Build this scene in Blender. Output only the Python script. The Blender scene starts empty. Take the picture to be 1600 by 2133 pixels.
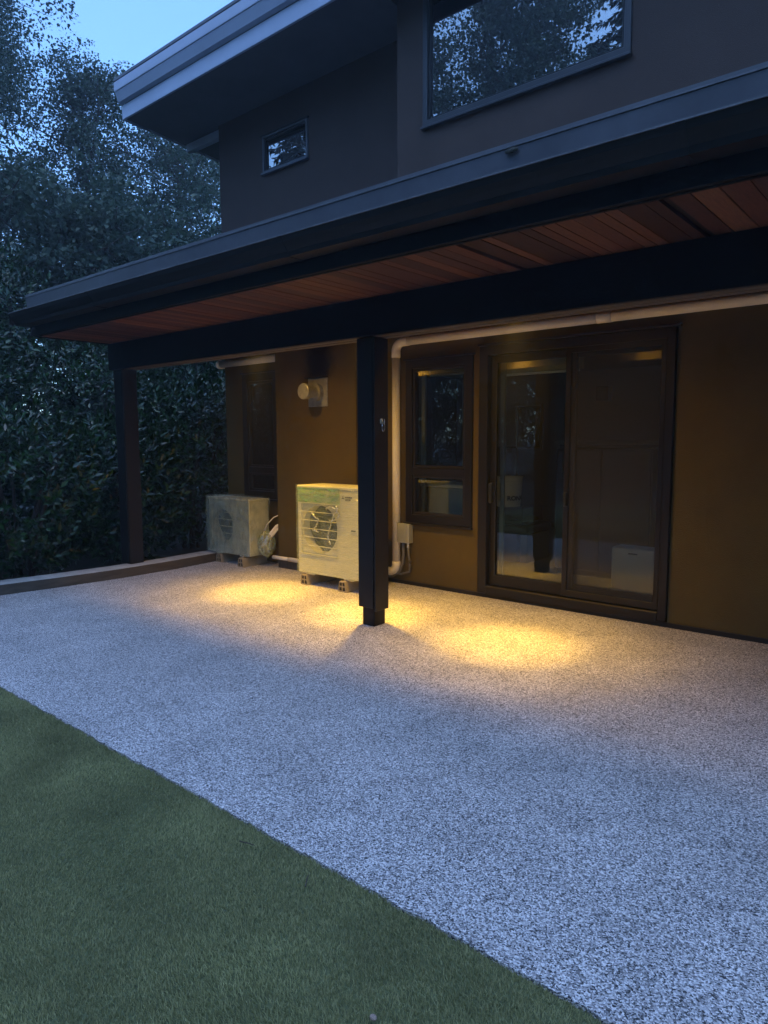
import bpy, bmesh, math, random
import numpy as np
from mathutils import Vector, Matrix

SC = bpy.context.scene
COL = SC.collection
R = math.radians
random.seed(7)

# ------------------------------------------------------------------ camera
CAMZ = 1.35
YAW, PITCH, ROLL = R(-40.07), R(5.945), R(-0.205)
def cam_axes():
    cy, sy = math.cos(YAW), math.sin(YAW)
    f = Vector((sy, cy, 0)); r = Vector((cy, -sy, 0)); u = Vector((0, 0, 1))
    f2 = f*math.cos(PITCH) - u*math.sin(PITCH); u2 = u*math.cos(PITCH) + f*math.sin(PITCH)
    r3 = r*math.cos(ROLL) + u2*math.sin(ROLL); u3 = u2*math.cos(ROLL) - r*math.sin(ROLL)
    return r3, u3, f2
_r, _u, _f = cam_axes()
cd = bpy.data.cameras.new('camera')
cam = bpy.data.objects.new('camera', cd); COL.objects.link(cam)
cd.sensor_fit = 'VERTICAL'; cd.sensor_height = 36.0; cd.lens = 24.30
cd.clip_start = 0.05; cd.clip_end = 2000
cam.matrix_world = Matrix(((_r.x, _u.x, -_f.x, 0), (_r.y, _u.y, -_f.y, 0), (_r.z, _u.z, -_f.z, CAMZ), (0, 0, 0, 1)))
SC.camera = cam

# ------------------------------------------------------------------ world, sun, exposure
SUN_EL, SUN_ROT = R(75.0), R(165.0)
W = bpy.data.worlds.new('World'); SC.world = W; W.use_nodes = True
nt = W.node_tree; nt.nodes.clear()
out = nt.nodes.new('ShaderNodeOutputWorld'); bg = nt.nodes.new('ShaderNodeBackground')
sky = nt.nodes.new('ShaderNodeTexSky'); sky.sky_type = 'NISHITA'; sky.sun_disc = False
sky.sun_elevation = SUN_EL; sky.sun_rotation = SUN_ROT
sky.air_density = 1.0; sky.dust_density = 1.0; sky.ozone_density = 8.0
tint = nt.nodes.new('ShaderNodeMix'); tint.data_type = 'RGBA'; tint.blend_type = 'MULTIPLY'
tint.inputs[0].default_value = 1.0
tint.inputs[7].default_value = (.86, 1.04, 1.14, 1)   # camera white balance
nt.links.new(sky.outputs[0], tint.inputs[6]); nt.links.new(tint.outputs[2], bg.inputs[0])
bg.inputs[1].default_value = 0.15
nt.links.new(bg.outputs[0], out.inputs[0])

sd = bpy.data.lights.new('sun', 'SUN'); sun = bpy.data.objects.new('sun', sd); COL.objects.link(sun)
sd.energy = 0.01; sd.angle = R(40); sd.color = (.8, 0.9, 1.0)
_sv = Vector((math.sin(SUN_ROT)*math.cos(SUN_EL), math.cos(SUN_ROT)*math.cos(SUN_EL), math.sin(SUN_EL)))
sun.rotation_euler = _sv.to_track_quat('Z', 'Y').to_euler()

SC.view_settings.view_transform = 'Standard'; SC.view_settings.look = 'None'
SC.view_settings.exposure = 1.42; SC.view_settings.gamma = 1.0
SC.view_settings.use_curve_mapping = False
SC.render.engine = 'CYCLES'
SC.cycles.use_denoising = True
SC.cycles.use_adaptive_sampling = True; SC.cycles.adaptive_threshold = 0.015
SC.cycles.max_bounces = 9; SC.cycles.diffuse_bounces = 4; SC.cycles.glossy_bounces = 4
SC.cycles.transparent_max_bounces = 24; SC.cycles.sample_clamp_indirect = 4.0
SC.cycles.caustics_reflective = False; SC.cycles.caustics_refractive = False

# ------------------------------------------------------------------ helpers: materials
def mat(name, col, rough=0.6, metal=0.0, spec=0.5, var=0.0, vscale=6.0, bump=0.0, bscale=120.0, rvar=0.0, stretch=None, col2=None):
    m = bpy.data.materials.new(name); m.use_nodes = True
    n = m.node_tree; b = n.nodes['Principled BSDF']; L = n.links.new
    b.inputs['Base Color'].default_value = (*col, 1); b.inputs['Roughness'].default_value = rough
    b.inputs['Metallic'].default_value = metal; b.inputs['Specular IOR Level'].default_value = spec
    tc = n.nodes.new('ShaderNodeTexCoord'); src = tc.outputs['Object']
    if stretch:
        mp = n.nodes.new('ShaderNodeMapping'); mp.inputs['Scale'].default_value = stretch
        L(src, mp.inputs[0]); src = mp.outputs[0]
    if var or col2:
        no = n.nodes.new('ShaderNodeTexNoise'); no.inputs['Scale'].default_value = vscale
        no.inputs['Detail'].default_value = 6; no.inputs['Roughness'].default_value = .65
        L(src, no.inputs['Vector'])
        mx = n.nodes.new('ShaderNodeMix'); mx.data_type = 'RGBA'
        mr = n.nodes.new('ShaderNodeMapRange'); mr.inputs[1].default_value = .3; mr.inputs[2].default_value = .7
        L(no.outputs[0], mr.inputs[0]); L(mr.outputs[0], mx.inputs[0])
        c1 = [c*(1-var) for c in col]; c2 = col2 or [min(1, c*(1+var)) for c in col]
        mx.inputs[6].default_value = (*c1, 1); mx.inputs[7].default_value = (*c2, 1)
        L(mx.outputs[2], b.inputs['Base Color'])
        if rvar:
            mr2 = n.nodes.new('ShaderNodeMapRange'); mr2.inputs[3].default_value = rough-rvar; mr2.inputs[4].default_value = rough+rvar
            L(no.outputs[0], mr2.inputs[0]); L(mr2.outputs[0], b.inputs['Roughness'])
    if bump:
        nb = n.nodes.new('ShaderNodeTexNoise'); nb.inputs['Scale'].default_value = bscale; nb.inputs['Detail'].default_value = 4
        L(src, nb.inputs['Vector'])
        bp = n.nodes.new('ShaderNodeBump'); bp.inputs['Strength'].default_value = bump; bp.inputs['Distance'].default_value = .01
        L(nb.outputs[0], bp.inputs['Height']); L(bp.outputs[0], b.inputs['Normal'])
    return m

def glass(name, tintc=(1, 1, 1), base=0.06, rough=0.0):
    m = bpy.data.materials.new(name); m.use_nodes = True; n = m.node_tree; n.nodes.clear(); L = n.links.new
    o = n.nodes.new('ShaderNodeOutputMaterial'); mx = n.nodes.new('ShaderNodeMixShader')
    t = n.nodes.new('ShaderNodeBsdfTransparent'); g = n.nodes.new('ShaderNodeBsdfGlossy')
    t.inputs[0].default_value = (*tintc, 1); g.inputs['Roughness'].default_value = rough
    fr = n.nodes.new('ShaderNodeFresnel'); fr.inputs[0].default_value = 1.52
    ad = n.nodes.new('ShaderNodeMath'); ad.operation = 'ADD'; ad.inputs[1].default_value = base; ad.use_clamp = True
    L(fr.outputs[0], ad.inputs[0]); L(ad.outputs[0], mx.inputs[0]); L(t.outputs[0], mx.inputs[1]); L(g.outputs[0], mx.inputs[2])
    L(mx.outputs[0], o.inputs[0])
    return m

def veil(name, col, opacity, rough=0.35, gloss=0.25, bump=0.0, bscale=30, stretch=None):
    """translucent sheet: insect screen, stretch film"""
    m = bpy.data.materials.new(name); m.use_nodes = True; n = m.node_tree; n.nodes.clear(); L = n.links.new
    o = n.nodes.new('ShaderNodeOutputMaterial'); mx = n.nodes.new('ShaderNodeMixShader'); mx2 = n.nodes.new('ShaderNodeMixShader')
    t = n.nodes.new('ShaderNodeBsdfTransparent'); d = n.nodes.new('ShaderNodeBsdfDiffuse'); g = n.nodes.new('ShaderNodeBsdfGlossy')
    d.inputs[0].default_value = (*col, 1); g.inputs['Roughness'].default_value = rough
    mx2.inputs[0].default_value = gloss; L(d.outputs[0], mx2.inputs[1]); L(g.outputs[0], mx2.inputs[2])
    L(t.outputs[0], mx.inputs[1]); L(mx2.outputs[0], mx.inputs[2]); L(mx.outputs[0], o.inputs[0])
    mx.inputs[0].default_value = opacity
    if bump:
        tc = n.nodes.new('ShaderNodeTexCoord'); mp = n.nodes.new('ShaderNodeMapping'); mp.inputs['Scale'].default_value = stretch or (1, 1, 1)
        no = n.nodes.new('ShaderNodeTexNoise'); no.inputs['Scale'].default_value = bscale; no.inputs['Detail'].default_value = 5
        bp = n.nodes.new('ShaderNodeBump'); bp.inputs['Strength'].default_value = bump; bp.inputs['Distance'].default_value = .02
        L(tc.outputs['Object'], mp.inputs[0]); L(mp.outputs[0], no.inputs['Vector']); L(no.outputs[0], bp.inputs['Height'])
        L(bp.outputs[0], g.inputs['Normal']); L(bp.outputs[0], d.inputs['Normal'])
        mr = n.nodes.new('ShaderNodeMapRange'); mr.inputs[1].default_value = .35; mr.inputs[2].default_value = .7
        mr.inputs[3].default_value = opacity*.5; mr.inputs[4].default_value = min(1, opacity*1.6)
        L(no.outputs[0], mr.inputs[0]); L(mr.outputs[0], mx.inputs[0])
    return m

def emit(name, col, s):
    m = bpy.data.materials.new(name); m.use_nodes = True; b = m.node_tree.nodes['Principled BSDF']
    b.inputs['Base Color'].default_value = (*col, 1)
    b.inputs['Emission Color'].default_value = (*col, 1); b.inputs['Emission Strength'].default_value = s
    return m

# ------------------------------------------------------------------ helpers: meshes
class MB:
    def __init__(s): s.v = []; s.f = []; s.mi = []; s.m = 0
    def box(s, a, b):
        x0, y0, z0 = a; x1, y1, z1 = b; o = len(s.v)
        s.v += [(x0,y0,z0),(x1,y0,z0),(x1,y1,z0),(x0,y1,z0),(x0,y0,z1),(x1,y0,z1),(x1,y1,z1),(x0,y1,z1)]
        for q in ((0,3,2,1),(4,5,6,7),(0,1,5,4),(1,2,6,5),(2,3,7,6),(3,0,4,7)):
            s.f.append(tuple(o+i for i in q)); s.mi.append(s.m)
        return s
    def prism(s, poly, axis, a, b):
        """closed 2D polygon extruded along axis ('x': poly is (y,z); 'y': (x,z); 'z': (x,y))"""
        o = len(s.v); k = len(poly)
        for t in (a, b):
            for p, q in poly:
                s.v.append({'x': (t, p, q), 'y': (p, t, q), 'z': (p, q, t)}[axis])
        s.f.append(tuple(range(o, o+k))[::-1]); s.mi.append(s.m)
        s.f.append(tuple(range(o+k, o+2*k))); s.mi.append(s.m)
        for i in range(k):
            j = (i+1) % k; s.f.append((o+i, o+j, o+k+j, o+k+i)); s.mi.append(s.m)
        return s
    def tube(s, pts, rad, n=10, cap=True):
        pts = [Vector(p) for p in pts]
        rads = rad if isinstance(rad, (list, tuple)) else [rad]*len(pts)
        o = len(s.v); up = None
        for i, p in enumerate(pts):
            d = (pts[min(i+1, len(pts)-1)] - pts[max(i-1, 0)]).normalized()
            if up is None:
                up = Vector((0, 0, 1)) if abs(d.z) < .9 else Vector((1, 0, 0))
            a = d.cross(up).normalized(); b = a.cross(d).normalized(); up = b
            for k in range(n):
                t = 2*math.pi*k/n
                s.v.append(tuple(p + (a*math.cos(t) + b*math.sin(t))*rads[i]))
        for i in range(len(pts)-1):
            for k in range(n):
                j = (k+1) % n
                s.f.append((o+i*n+k, o+i*n+j, o+(i+1)*n+j, o+(i+1)*n+k)); s.mi.append(s.m)
        if cap:
            s.f.append(tuple(o+k for k in range(n))[::-1]); s.mi.append(s.m)
            e = o+(len(pts)-1)*n; s.f.append(tuple(e+k for k in range(n))); s.mi.append(s.m)
        return s
    def grid_wall(s, us, vs, solid, y0, y1):
        """wall in the x-z plane with openings, one welded skin"""
        nu, nv = len(us)-1, len(vs)-1; idx = {}
        def V(i, j, k):
            if (i, j, k) not in idx:
                idx[(i, j, k)] = len(s.v); s.v.append((us[i], (y0, y1)[k], vs[j]))
            return idx[(i, j, k)]
        S = lambda i, j: 0 <= i < nu and 0 <= j < nv and solid(i, j)
        def F(*q): s.f.append(q); s.mi.append(s.m)
        for i in range(nu):
            for j in range(nv):
                if not S(i, j): continue
                F(V(i,j,0), V(i+1,j,0), V(i+1,j+1,0), V(i,j+1,0)); F(V(i,j,1), V(i,j+1,1), V(i+1,j+1,1), V(i+1,j,1))
                if not S(i-1, j): F(V(i,j,0), V(i,j+1,0), V(i,j+1,1), V(i,j,1))
                if not S(i+1, j): F(V(i+1,j,0), V(i+1,j,1), V(i+1,j+1,1), V(i+1,j+1,0))
                if not S(i, j-1): F(V(i,j,0), V(i,j,1), V(i+1,j,1), V(i+1,j,0))
                if not S(i, j+1): F(V(i,j+1,0), V(i+1,j+1,0), V(i+1,j+1,1), V(i,j+1,1))
        return s
    def frame(s, x0, x1, z0, z1, w, y0, y1):
        """rectangular frame ring, width w (or (l,r,b,t))"""
        l, r_, b, t = (w, w, w, w) if not isinstance(w, tuple) else w
        return s.grid_wall([x0, x0+l, x1-r_, x1], [z0, z0+b, z1-t, z1], lambda i, j: not (i == 1 and j == 1), y0, y1)
    def build(s, name, m, parent=None, bevel=0.0, seg=1, smooth=False):
        me = bpy.data.meshes.new(name); me.from_pydata(s.v, [], s.f)
        ms = m if isinstance(m, (list, tuple)) else [m]
        for q in ms: me.materials.append(q)
        if len(ms) > 1: me.polygons.foreach_set('material_index', s.mi)
        if smooth: me.polygons.foreach_set('use_smooth', [True]*len(me.polygons))
        me.validate(); me.update()
        o = bpy.data.objects.new(name, me); COL.objects.link(o)
        if parent is not None: o.parent = parent
        if bevel:
            bm = o.modifiers.new('bevel', 'BEVEL'); bm.width = bevel; bm.segments = seg; bm.limit_method = 'ANGLE'; bm.angle_limit = R(40)
        return o

def tag(o, label=None, cat=None, group=None, kind=None):
    if label: o['label'] = label
    if cat: o['category'] = cat
    if group: o['group'] = group
    if kind: o['kind'] = kind
    return o
def empty(name, loc=(0, 0, 0), rz=0.0):
    o = bpy.data.objects.new(name, None); COL.objects.link(o); o.location = loc; o.rotation_euler = (0, 0, rz)
    o.empty_display_size = .1
    return o
def part_box(name, a, b, m, parent, bevel=0.003, seg=1):
    return MB().box(a, b).build(name, m, parent, bevel, seg)
def raw_mesh(name, verts, faces_n, loops, m, parent=None, smooth=False, colors=None):
    """numpy mesh of equal-sided polygons"""
    me = bpy.data.meshes.new(name); nv = len(verts); nf = len(loops)//faces_n
    me.vertices.add(nv); me.vertices.foreach_set('co', np.ascontiguousarray(verts, dtype=np.float32).ravel())
    me.loops.add(len(loops)); me.loops.foreach_set('vertex_index', np.ascontiguousarray(loops, dtype=np.int32))
    me.polygons.add(nf); me.polygons.foreach_set('loop_start', np.arange(nf, dtype=np.int32)*faces_n)
    me.polygons.foreach_set('loop_total', np.full(nf, faces_n, dtype=np.int32))
    if smooth: me.polygons.foreach_set('use_smooth', np.ones(nf, dtype=bool))
    me.materials.append(m); me.update(calc_edges=True)
    o = bpy.data.objects.new(name, me); COL.objects.link(o)
    if parent is not None: o.parent = parent
    return o
def text_mesh(name, body, size, m, parent, loc, rot, extrude=0.0008, bold=0.0, sx=1.0):
    cu = bpy.data.curves.new(name, 'FONT'); cu.body = body; cu.size = size; cu.extrude = extrude; cu.offset = bold
    cu.align_x = 'LEFT'; t = bpy.data.objects.new(name+'_curve', cu); COL.objects.link(t)
    bpy.context.view_layer.update()
    me = bpy.data.meshes.new_from_object(t.evaluated_get(bpy.context.evaluated_depsgraph_get()))
    bpy.data.objects.remove(t); me.name = name
    me.materials.clear(); me.materials.append(m)
    o = bpy.data.objects.new(name, me); COL.objects.link(o); o.parent = parent
    o.location = loc; o.rotation_euler = rot; o.scale = (sx, 1, 1)
    return o

# ------------------------------------------------------------------ materials
M = {}
M['stucco'] = mat('stucco_brown', (.100, .068, .016), .85, spec=.25, var=.16, vscale=1.7, bump=.35, bscale=160)
M['stucco_up'] = mat('stucco_upper', (.088, .062, .052), .85, spec=.25, var=.10, vscale=1.6, bump=.25, bscale=220)
M['dark_paint'] = mat('dark_paint', (.006, .006, .0065), .55, spec=.18, var=.15, vscale=5, bump=.12, bscale=60)
M['post_paint'] = mat('post_paint', (.015, .0135, .012), .5, spec=.25, var=.12, vscale=7, bump=.12, bscale=50)
M['beamwood'] = mat('beam_underside', (.11, .085, .06), .7, var=.2, vscale=4, stretch=(.6, 6, 6))
M['gutter'] = mat('gutter_metal', (.012, .0125, .014), .42, spec=.3, var=.2, vscale=3, rvar=.1)
M['flash'] = mat('flashing_metal', (.105, .110, .130), .40, spec=.5, var=.22, vscale=2.5, rvar=.1, bump=.06, bscale=8)
M['winup'] = mat('upper_window_frame', (.045, .046, .052), .4)
M['lip'] = mat('worn_metal_lip', (.13, .135, .15), .4, spec=.5, var=.35, vscale=14)
M['upfascia'] = mat('upper_fascia_glare_paint', (.47, .52, .65), .45, spec=.5, var=.08, vscale=2)  # paint lightened and blued to take in the lens glare
M['upgroove'] = mat('upper_gutter_glare_paint', (.43, .48, .60), .45, spec=.5, var=.08, vscale=2)  # kept close to the glare-lightened fascia tone
M['upsoffit'] = mat('upper_soffit', (.14, .14, .15), .7, spec=.3, var=.12, vscale=3)
M['bronze'] = mat('bronze_frame', (.0075, .0055, .004), .42, spec=.35, var=.2, vscale=8)
M['bronze_dk'] = mat('bronze_dark', (.014, .011, .009), .45, spec=.4)
M['pane'] = glass('clear_glass', (.86, .90, .86), .02)
M['pane_up'] = glass('reflective_glass', (.35, .38, .36), .42)
M['screen'] = veil('insect_screen', (.050, .045, .034), .22, rough=.6, gloss=.04)
M['pvc'] = mat('duct_plastic', (.84, .78, .68), .5, spec=.4, var=.07, vscale=5)
M['galv'] = mat('galvanised', (.36, .35, .32), .42, metal=.35, var=.25, vscale=18, rvar=.1)
M['box_grey'] = mat('electrical_grey', (.34, .34, .29), .5, var=.08)
M['cable'] = mat('grey_conduit', (.16, .15, .14), .5)
M['steel'] = mat('steel', (.75, .74, .70), .22, metal=1)
M['black'] = mat('black_plastic', (.012, .012, .012), .4)
M['ac'] = mat('ac_enamel', (.66, .64, .44), .42, spec=.45, var=.05, vscale=4)
M['ac_dark'] = mat('ac_fan_dark', (.035, .045, .04), .5)
M['ac_coil'] = mat('ac_coil', (.06, .075, .06), .5, bump=.5, bscale=160, stretch=(1, 1, .05))
M['film'] = veil('stretch_film', (.56, .68, .30), .27, rough=.14, gloss=.45, bump=.8, bscale=9, stretch=(.8, 1, 10))
M['film2'] = veil('stretch_film_cool', (.48, .62, .52), .32, rough=.12, gloss=.55, bump=.9, bscale=9, stretch=(2.2, 1, .8))
M['tape'] = veil('green_film_band', (.24, .50, .18), .52, rough=.2, gloss=.35, bump=.8, bscale=14, stretch=(1, 1, 2))
M['rubber'] = mat('tan_rubber', (.30, .25, .17), .8, var=.15, vscale=30)
M['logo'] = mat('logo_ink', (.05, .03, .03), .5)
M['concrete'] = mat('kerb_concrete', (.42, .41, .40), .85, var=.25, vscale=9, bump=.5, bscale=40)
M['kerbside'] = mat('kerb_timber', (.07, .054, .038), .8, var=.45, vscale=5, bump=.4, bscale=30, stretch=(4, .5, 4))
M['soil'] = mat('soil', (.035, .028, .020), .95, var=.4, vscale=9, bump=.8, bscale=25)
M['carpet'] = mat('carpet', (.46, .41, .29), .95, var=.2, vscale=60, bump=.6, bscale=200)
M['room'] = mat('room_wall', (.30, .27, .22), .9, var=.06)
M['roomceil'] = mat('room_ceiling', (.35, .33, .29), .9)
M['wood_dk'] = mat('reflection_block_dark', (.020, .013, .009), .45, var=.3, vscale=5)
M['blind'] = mat('blind_fabric', (.50, .45, .28), .5, var=.06)
M['jamb'] = mat('inner_jamb', (.36, .36, .28), .7)
M['white_pl'] = mat('white_plastic', (.80, .79, .70), .45)
M['bin'] = mat('clear_bin', (.35, .36, .30), .35)
M['cardboard'] = mat('cardboard', (.24, .13, .06), .85, var=.2, vscale=10)
M['print'] = mat('carton_print', (.30, .05, .03), .6, var=.8, vscale=22, col2=(.5, .35, .1))
M['cloth_dk'] = mat('dark_cloth', (.03, .03, .034), .9, bump=.8, bscale=30)
M['bark'] = mat('bark', (.055, .045, .036), .9, var=.35, vscale=6, bump=.9, bscale=14, stretch=(3, 3, .6))
M['lamp'] = emit('lamp_lens', (1.0, .78, .36), 10.0)

def leaf_mat(name, c1, c2, rough=.42, spec=.5, trans=.25):
    m = bpy.data.materials.new(name); m.use_nodes = True; n = m.node_tree; b = n.nodes['Principled BSDF']; L = n.links.new
    g = n.nodes.new('ShaderNodeNewGeometry'); mx = n.nodes.new('ShaderNodeMix'); mx.data_type = 'RGBA'
    mx.inputs[6].default_value = (*c1, 1); mx.inputs[7].default_value = (*c2, 1)
    L(g.outputs['Random Per Island'], mx.inputs[0]); L(mx.outputs[2], b.inputs['Base Color'])
    b.inputs['Roughness'].default_value = rough; b.inputs['Specular IOR Level'].default_value = spec
    if trans:
        o = n.nodes['Material Output']; ms = n.nodes.new('ShaderNodeMixShader'); t = n.nodes.new('ShaderNodeBsdfTranslucent')
        L(mx.outputs[2], t.inputs[0]); ms.inputs[0].default_value = trans
        L(b.outputs[0], ms.inputs[1]); L(t.outputs[0], ms.inputs[2]); L(ms.outputs[0], o.inputs[0])
    return m
M['laurel'] = leaf_mat('laurel_leaf', (.004, .014, .004), (.026, .085, .016), .28, .6, .12)
M['treeleaf'] = leaf_mat('tree_leaf', (.030, .058, .040), (.085, .125, .080), .5, .4, .3)
M['needle'] = leaf_mat('needle', (.016, .030, .018), (.035, .055, .030), .6, .3, .1)
M['turf'] = leaf_mat('turf_blade', (.235, .245, .10), (.48, .47, .235), .6, .25, .3)
def patchy(m):
    n = m.node_tree; L = n.links.new; b = n.nodes['Principled BSDF']; src = b.inputs['Base Color'].links[0].from_socket
    tc = n.nodes.new('ShaderNodeTexCoord'); no = n.nodes.new('ShaderNodeTexNoise'); no.inputs['Scale'].default_value = 3.2; no.inputs['Detail'].default_value = 5
    L(tc.outputs['Object'], no.inputs['Vector'])
    mr = n.nodes.new('ShaderNodeMapRange'); mr.inputs[1].default_value = .32; mr.inputs[2].default_value = .68; mr.inputs[3].default_value = .62; mr.inputs[4].default_value = 1.12
    L(no.outputs[0], mr.inputs[0]); v = n.nodes.new('ShaderNodeVectorMath'); v.operation = 'SCALE'; L(src, v.inputs[0]); L(mr.outputs[0], v.inputs['Scale'])
    L(v.outputs[0], b.inputs['Base Color'])
patchy(M['turf'])
M['turfbase'] = mat('turf_backing', (.09, .105, .045), .95, var=.3, vscale=40)

def cedar(name, c):
    return mat(name, c, .5, spec=.35, var=.35, vscale=7, bump=.25, bscale=40, stretch=(14, 1.0, 14))
CEDAR = [cedar('cedar_a', (.125, .047, .024)), cedar('cedar_b', (.085, .033, .018)), cedar('cedar_c', (.20, .085, .042)),
         cedar('cedar_d', (.055, .022, .012)), cedar('cedar_e', (.16, .063, .030)), cedar('cedar_f', (.008, .004, .003))]

def patio_material():
    m = bpy.data.materials.new('pebble_granules'); m.use_nodes = True; n = m.node_tree; b = n.nodes['Principled BSDF']; L = n.links.new
    tc = n.nodes.new('ShaderNodeTexCoord')
    v = n.nodes.new('ShaderNodeTexVoronoi'); v.inputs['Scale'].default_value = 225; L(tc.outputs['Object'], v.inputs['Vector'])
    sx = n.nodes.new('ShaderNodeSeparateColor'); L(v.outputs['Color'], sx.inputs[0])
    cr = n.nodes.new('ShaderNodeValToRGB'); L(sx.outputs[0], cr.inputs[0]); e = cr.color_ramp
    e.interpolation = 'CONSTANT'
    e.elements[0].position = 0; e.elements[0].color = (.045, .044, .048, 1)
    e.elements[1].position = .13; e.elements[1].color = (.17, .165, .172, 1)
    for p, c in ((.27, (.31, .295, .305)), (.44, (.46, .435, .445)), (.62, (.61, .58, .59)), (.80, (.86, .82, .83))):
        q = e.elements.new(p); q.color = (*c, 1)
    no = n.nodes.new('ShaderNodeTexNoise'); no.inputs['Scale'].default_value = 3.0; no.inputs['Detail'].default_value = 5
    L(tc.outputs['Object'], no.inputs['Vector'])
    mr = n.nodes.new('ShaderNodeMapRange'); mr.inputs[1].default_value = .3; mr.inputs[2].default_value = .7; mr.inputs[3].default_value = .84; mr.inputs[4].default_value = 1.08
    L(no.outputs[0], mr.inputs[0])
    mm = n.nodes.new('ShaderNodeVectorMath'); mm.operation = 'SCALE'; L(cr.outputs[0], mm.inputs[0]); L(mr.outputs[0], mm.inputs['Scale'])
    L(mm.outputs[0], b.inputs['Base Color'])
    b.inputs['Roughness'].default_value = .55; b.inputs['Specular IOR Level'].default_value = .35
    bp = n.nodes.new('ShaderNodeBump'); bp.inputs['Strength'].default_value = .9; bp.inputs['Distance'].default_value = .004; bp.invert = True
    L(v.outputs['Distance'], bp.inputs['Height']); L(bp.outputs[0], b.inputs['Normal'])
    return m
M['patio'] = patio_material()

# stucco with a dark patch above the flue on the chimney breast (object space = world here)
def dark_patch_material():
    m = M['stucco'].copy(); m.name = 'stucco_with_dark_patch'; n = m.node_tree; L = n.links.new; b = n.nodes['Principled BSDF']
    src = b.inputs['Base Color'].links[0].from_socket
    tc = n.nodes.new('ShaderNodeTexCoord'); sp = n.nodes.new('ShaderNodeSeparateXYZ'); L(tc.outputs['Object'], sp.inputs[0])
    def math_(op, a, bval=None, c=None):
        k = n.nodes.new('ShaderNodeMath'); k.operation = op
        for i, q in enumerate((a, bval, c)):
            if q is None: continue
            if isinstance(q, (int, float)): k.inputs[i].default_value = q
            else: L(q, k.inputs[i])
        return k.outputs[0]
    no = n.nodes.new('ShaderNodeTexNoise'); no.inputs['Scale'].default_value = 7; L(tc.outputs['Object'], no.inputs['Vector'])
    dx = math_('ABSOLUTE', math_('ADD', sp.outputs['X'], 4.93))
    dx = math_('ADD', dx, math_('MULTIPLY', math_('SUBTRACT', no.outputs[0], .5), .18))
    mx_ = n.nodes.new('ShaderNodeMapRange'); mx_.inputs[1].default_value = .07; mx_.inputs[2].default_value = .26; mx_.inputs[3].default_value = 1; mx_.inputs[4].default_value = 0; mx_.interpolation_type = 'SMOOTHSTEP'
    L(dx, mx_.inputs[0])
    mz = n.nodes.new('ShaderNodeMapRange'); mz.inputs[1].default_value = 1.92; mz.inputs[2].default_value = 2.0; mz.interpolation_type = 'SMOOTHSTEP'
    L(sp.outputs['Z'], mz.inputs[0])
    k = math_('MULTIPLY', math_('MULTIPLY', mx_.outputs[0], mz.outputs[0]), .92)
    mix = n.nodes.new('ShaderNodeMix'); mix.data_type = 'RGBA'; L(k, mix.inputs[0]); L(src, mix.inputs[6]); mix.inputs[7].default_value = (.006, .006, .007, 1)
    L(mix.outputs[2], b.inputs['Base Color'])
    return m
M['dark_patch'] = dark_patch_material()

# ================================================================== SETTING
g = MB(); g.v = [(-300, -300, -.05), (300, -300, -.05), (300, 300, -.05), (-300, 300, -.05)]; g.f = [(0, 1, 2, 3)]; g.mi = [0]
tag(g.build('ground', M['soil']), kind='structure')

def patio():
    rnd = random.Random(3); pts = []
    x = -6.40
    for (px, py) in ((-6.40, 5.03), (-6.39, 4.6), (-6.335, 4.1), (-6.325, 3.5), (-6.37, 2.9), (-6.44, 2.4), (-6.47, 1.9), (-6.48, 1.47)):
        pts.append((px, py))
    n = 260
    for i in range(n+1):
        t = i/n; pts.append((-6.48 + t*10.9, 1.47 + rnd.uniform(-.006, .006)))
    pts += [(4.42, 5.03)]
    m = MB(); m.prism(pts[::-1], 'z', -.045, 0.0)
    return tag(m.build('patio', M['patio']), kind='structure')
patio()
lb = MB(); lb.box((-6.6, -3.5, -.045), (4.4, 1.468, -.012))
tag(lb.build('lawn', M['turfbase']), kind='structure')

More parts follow.
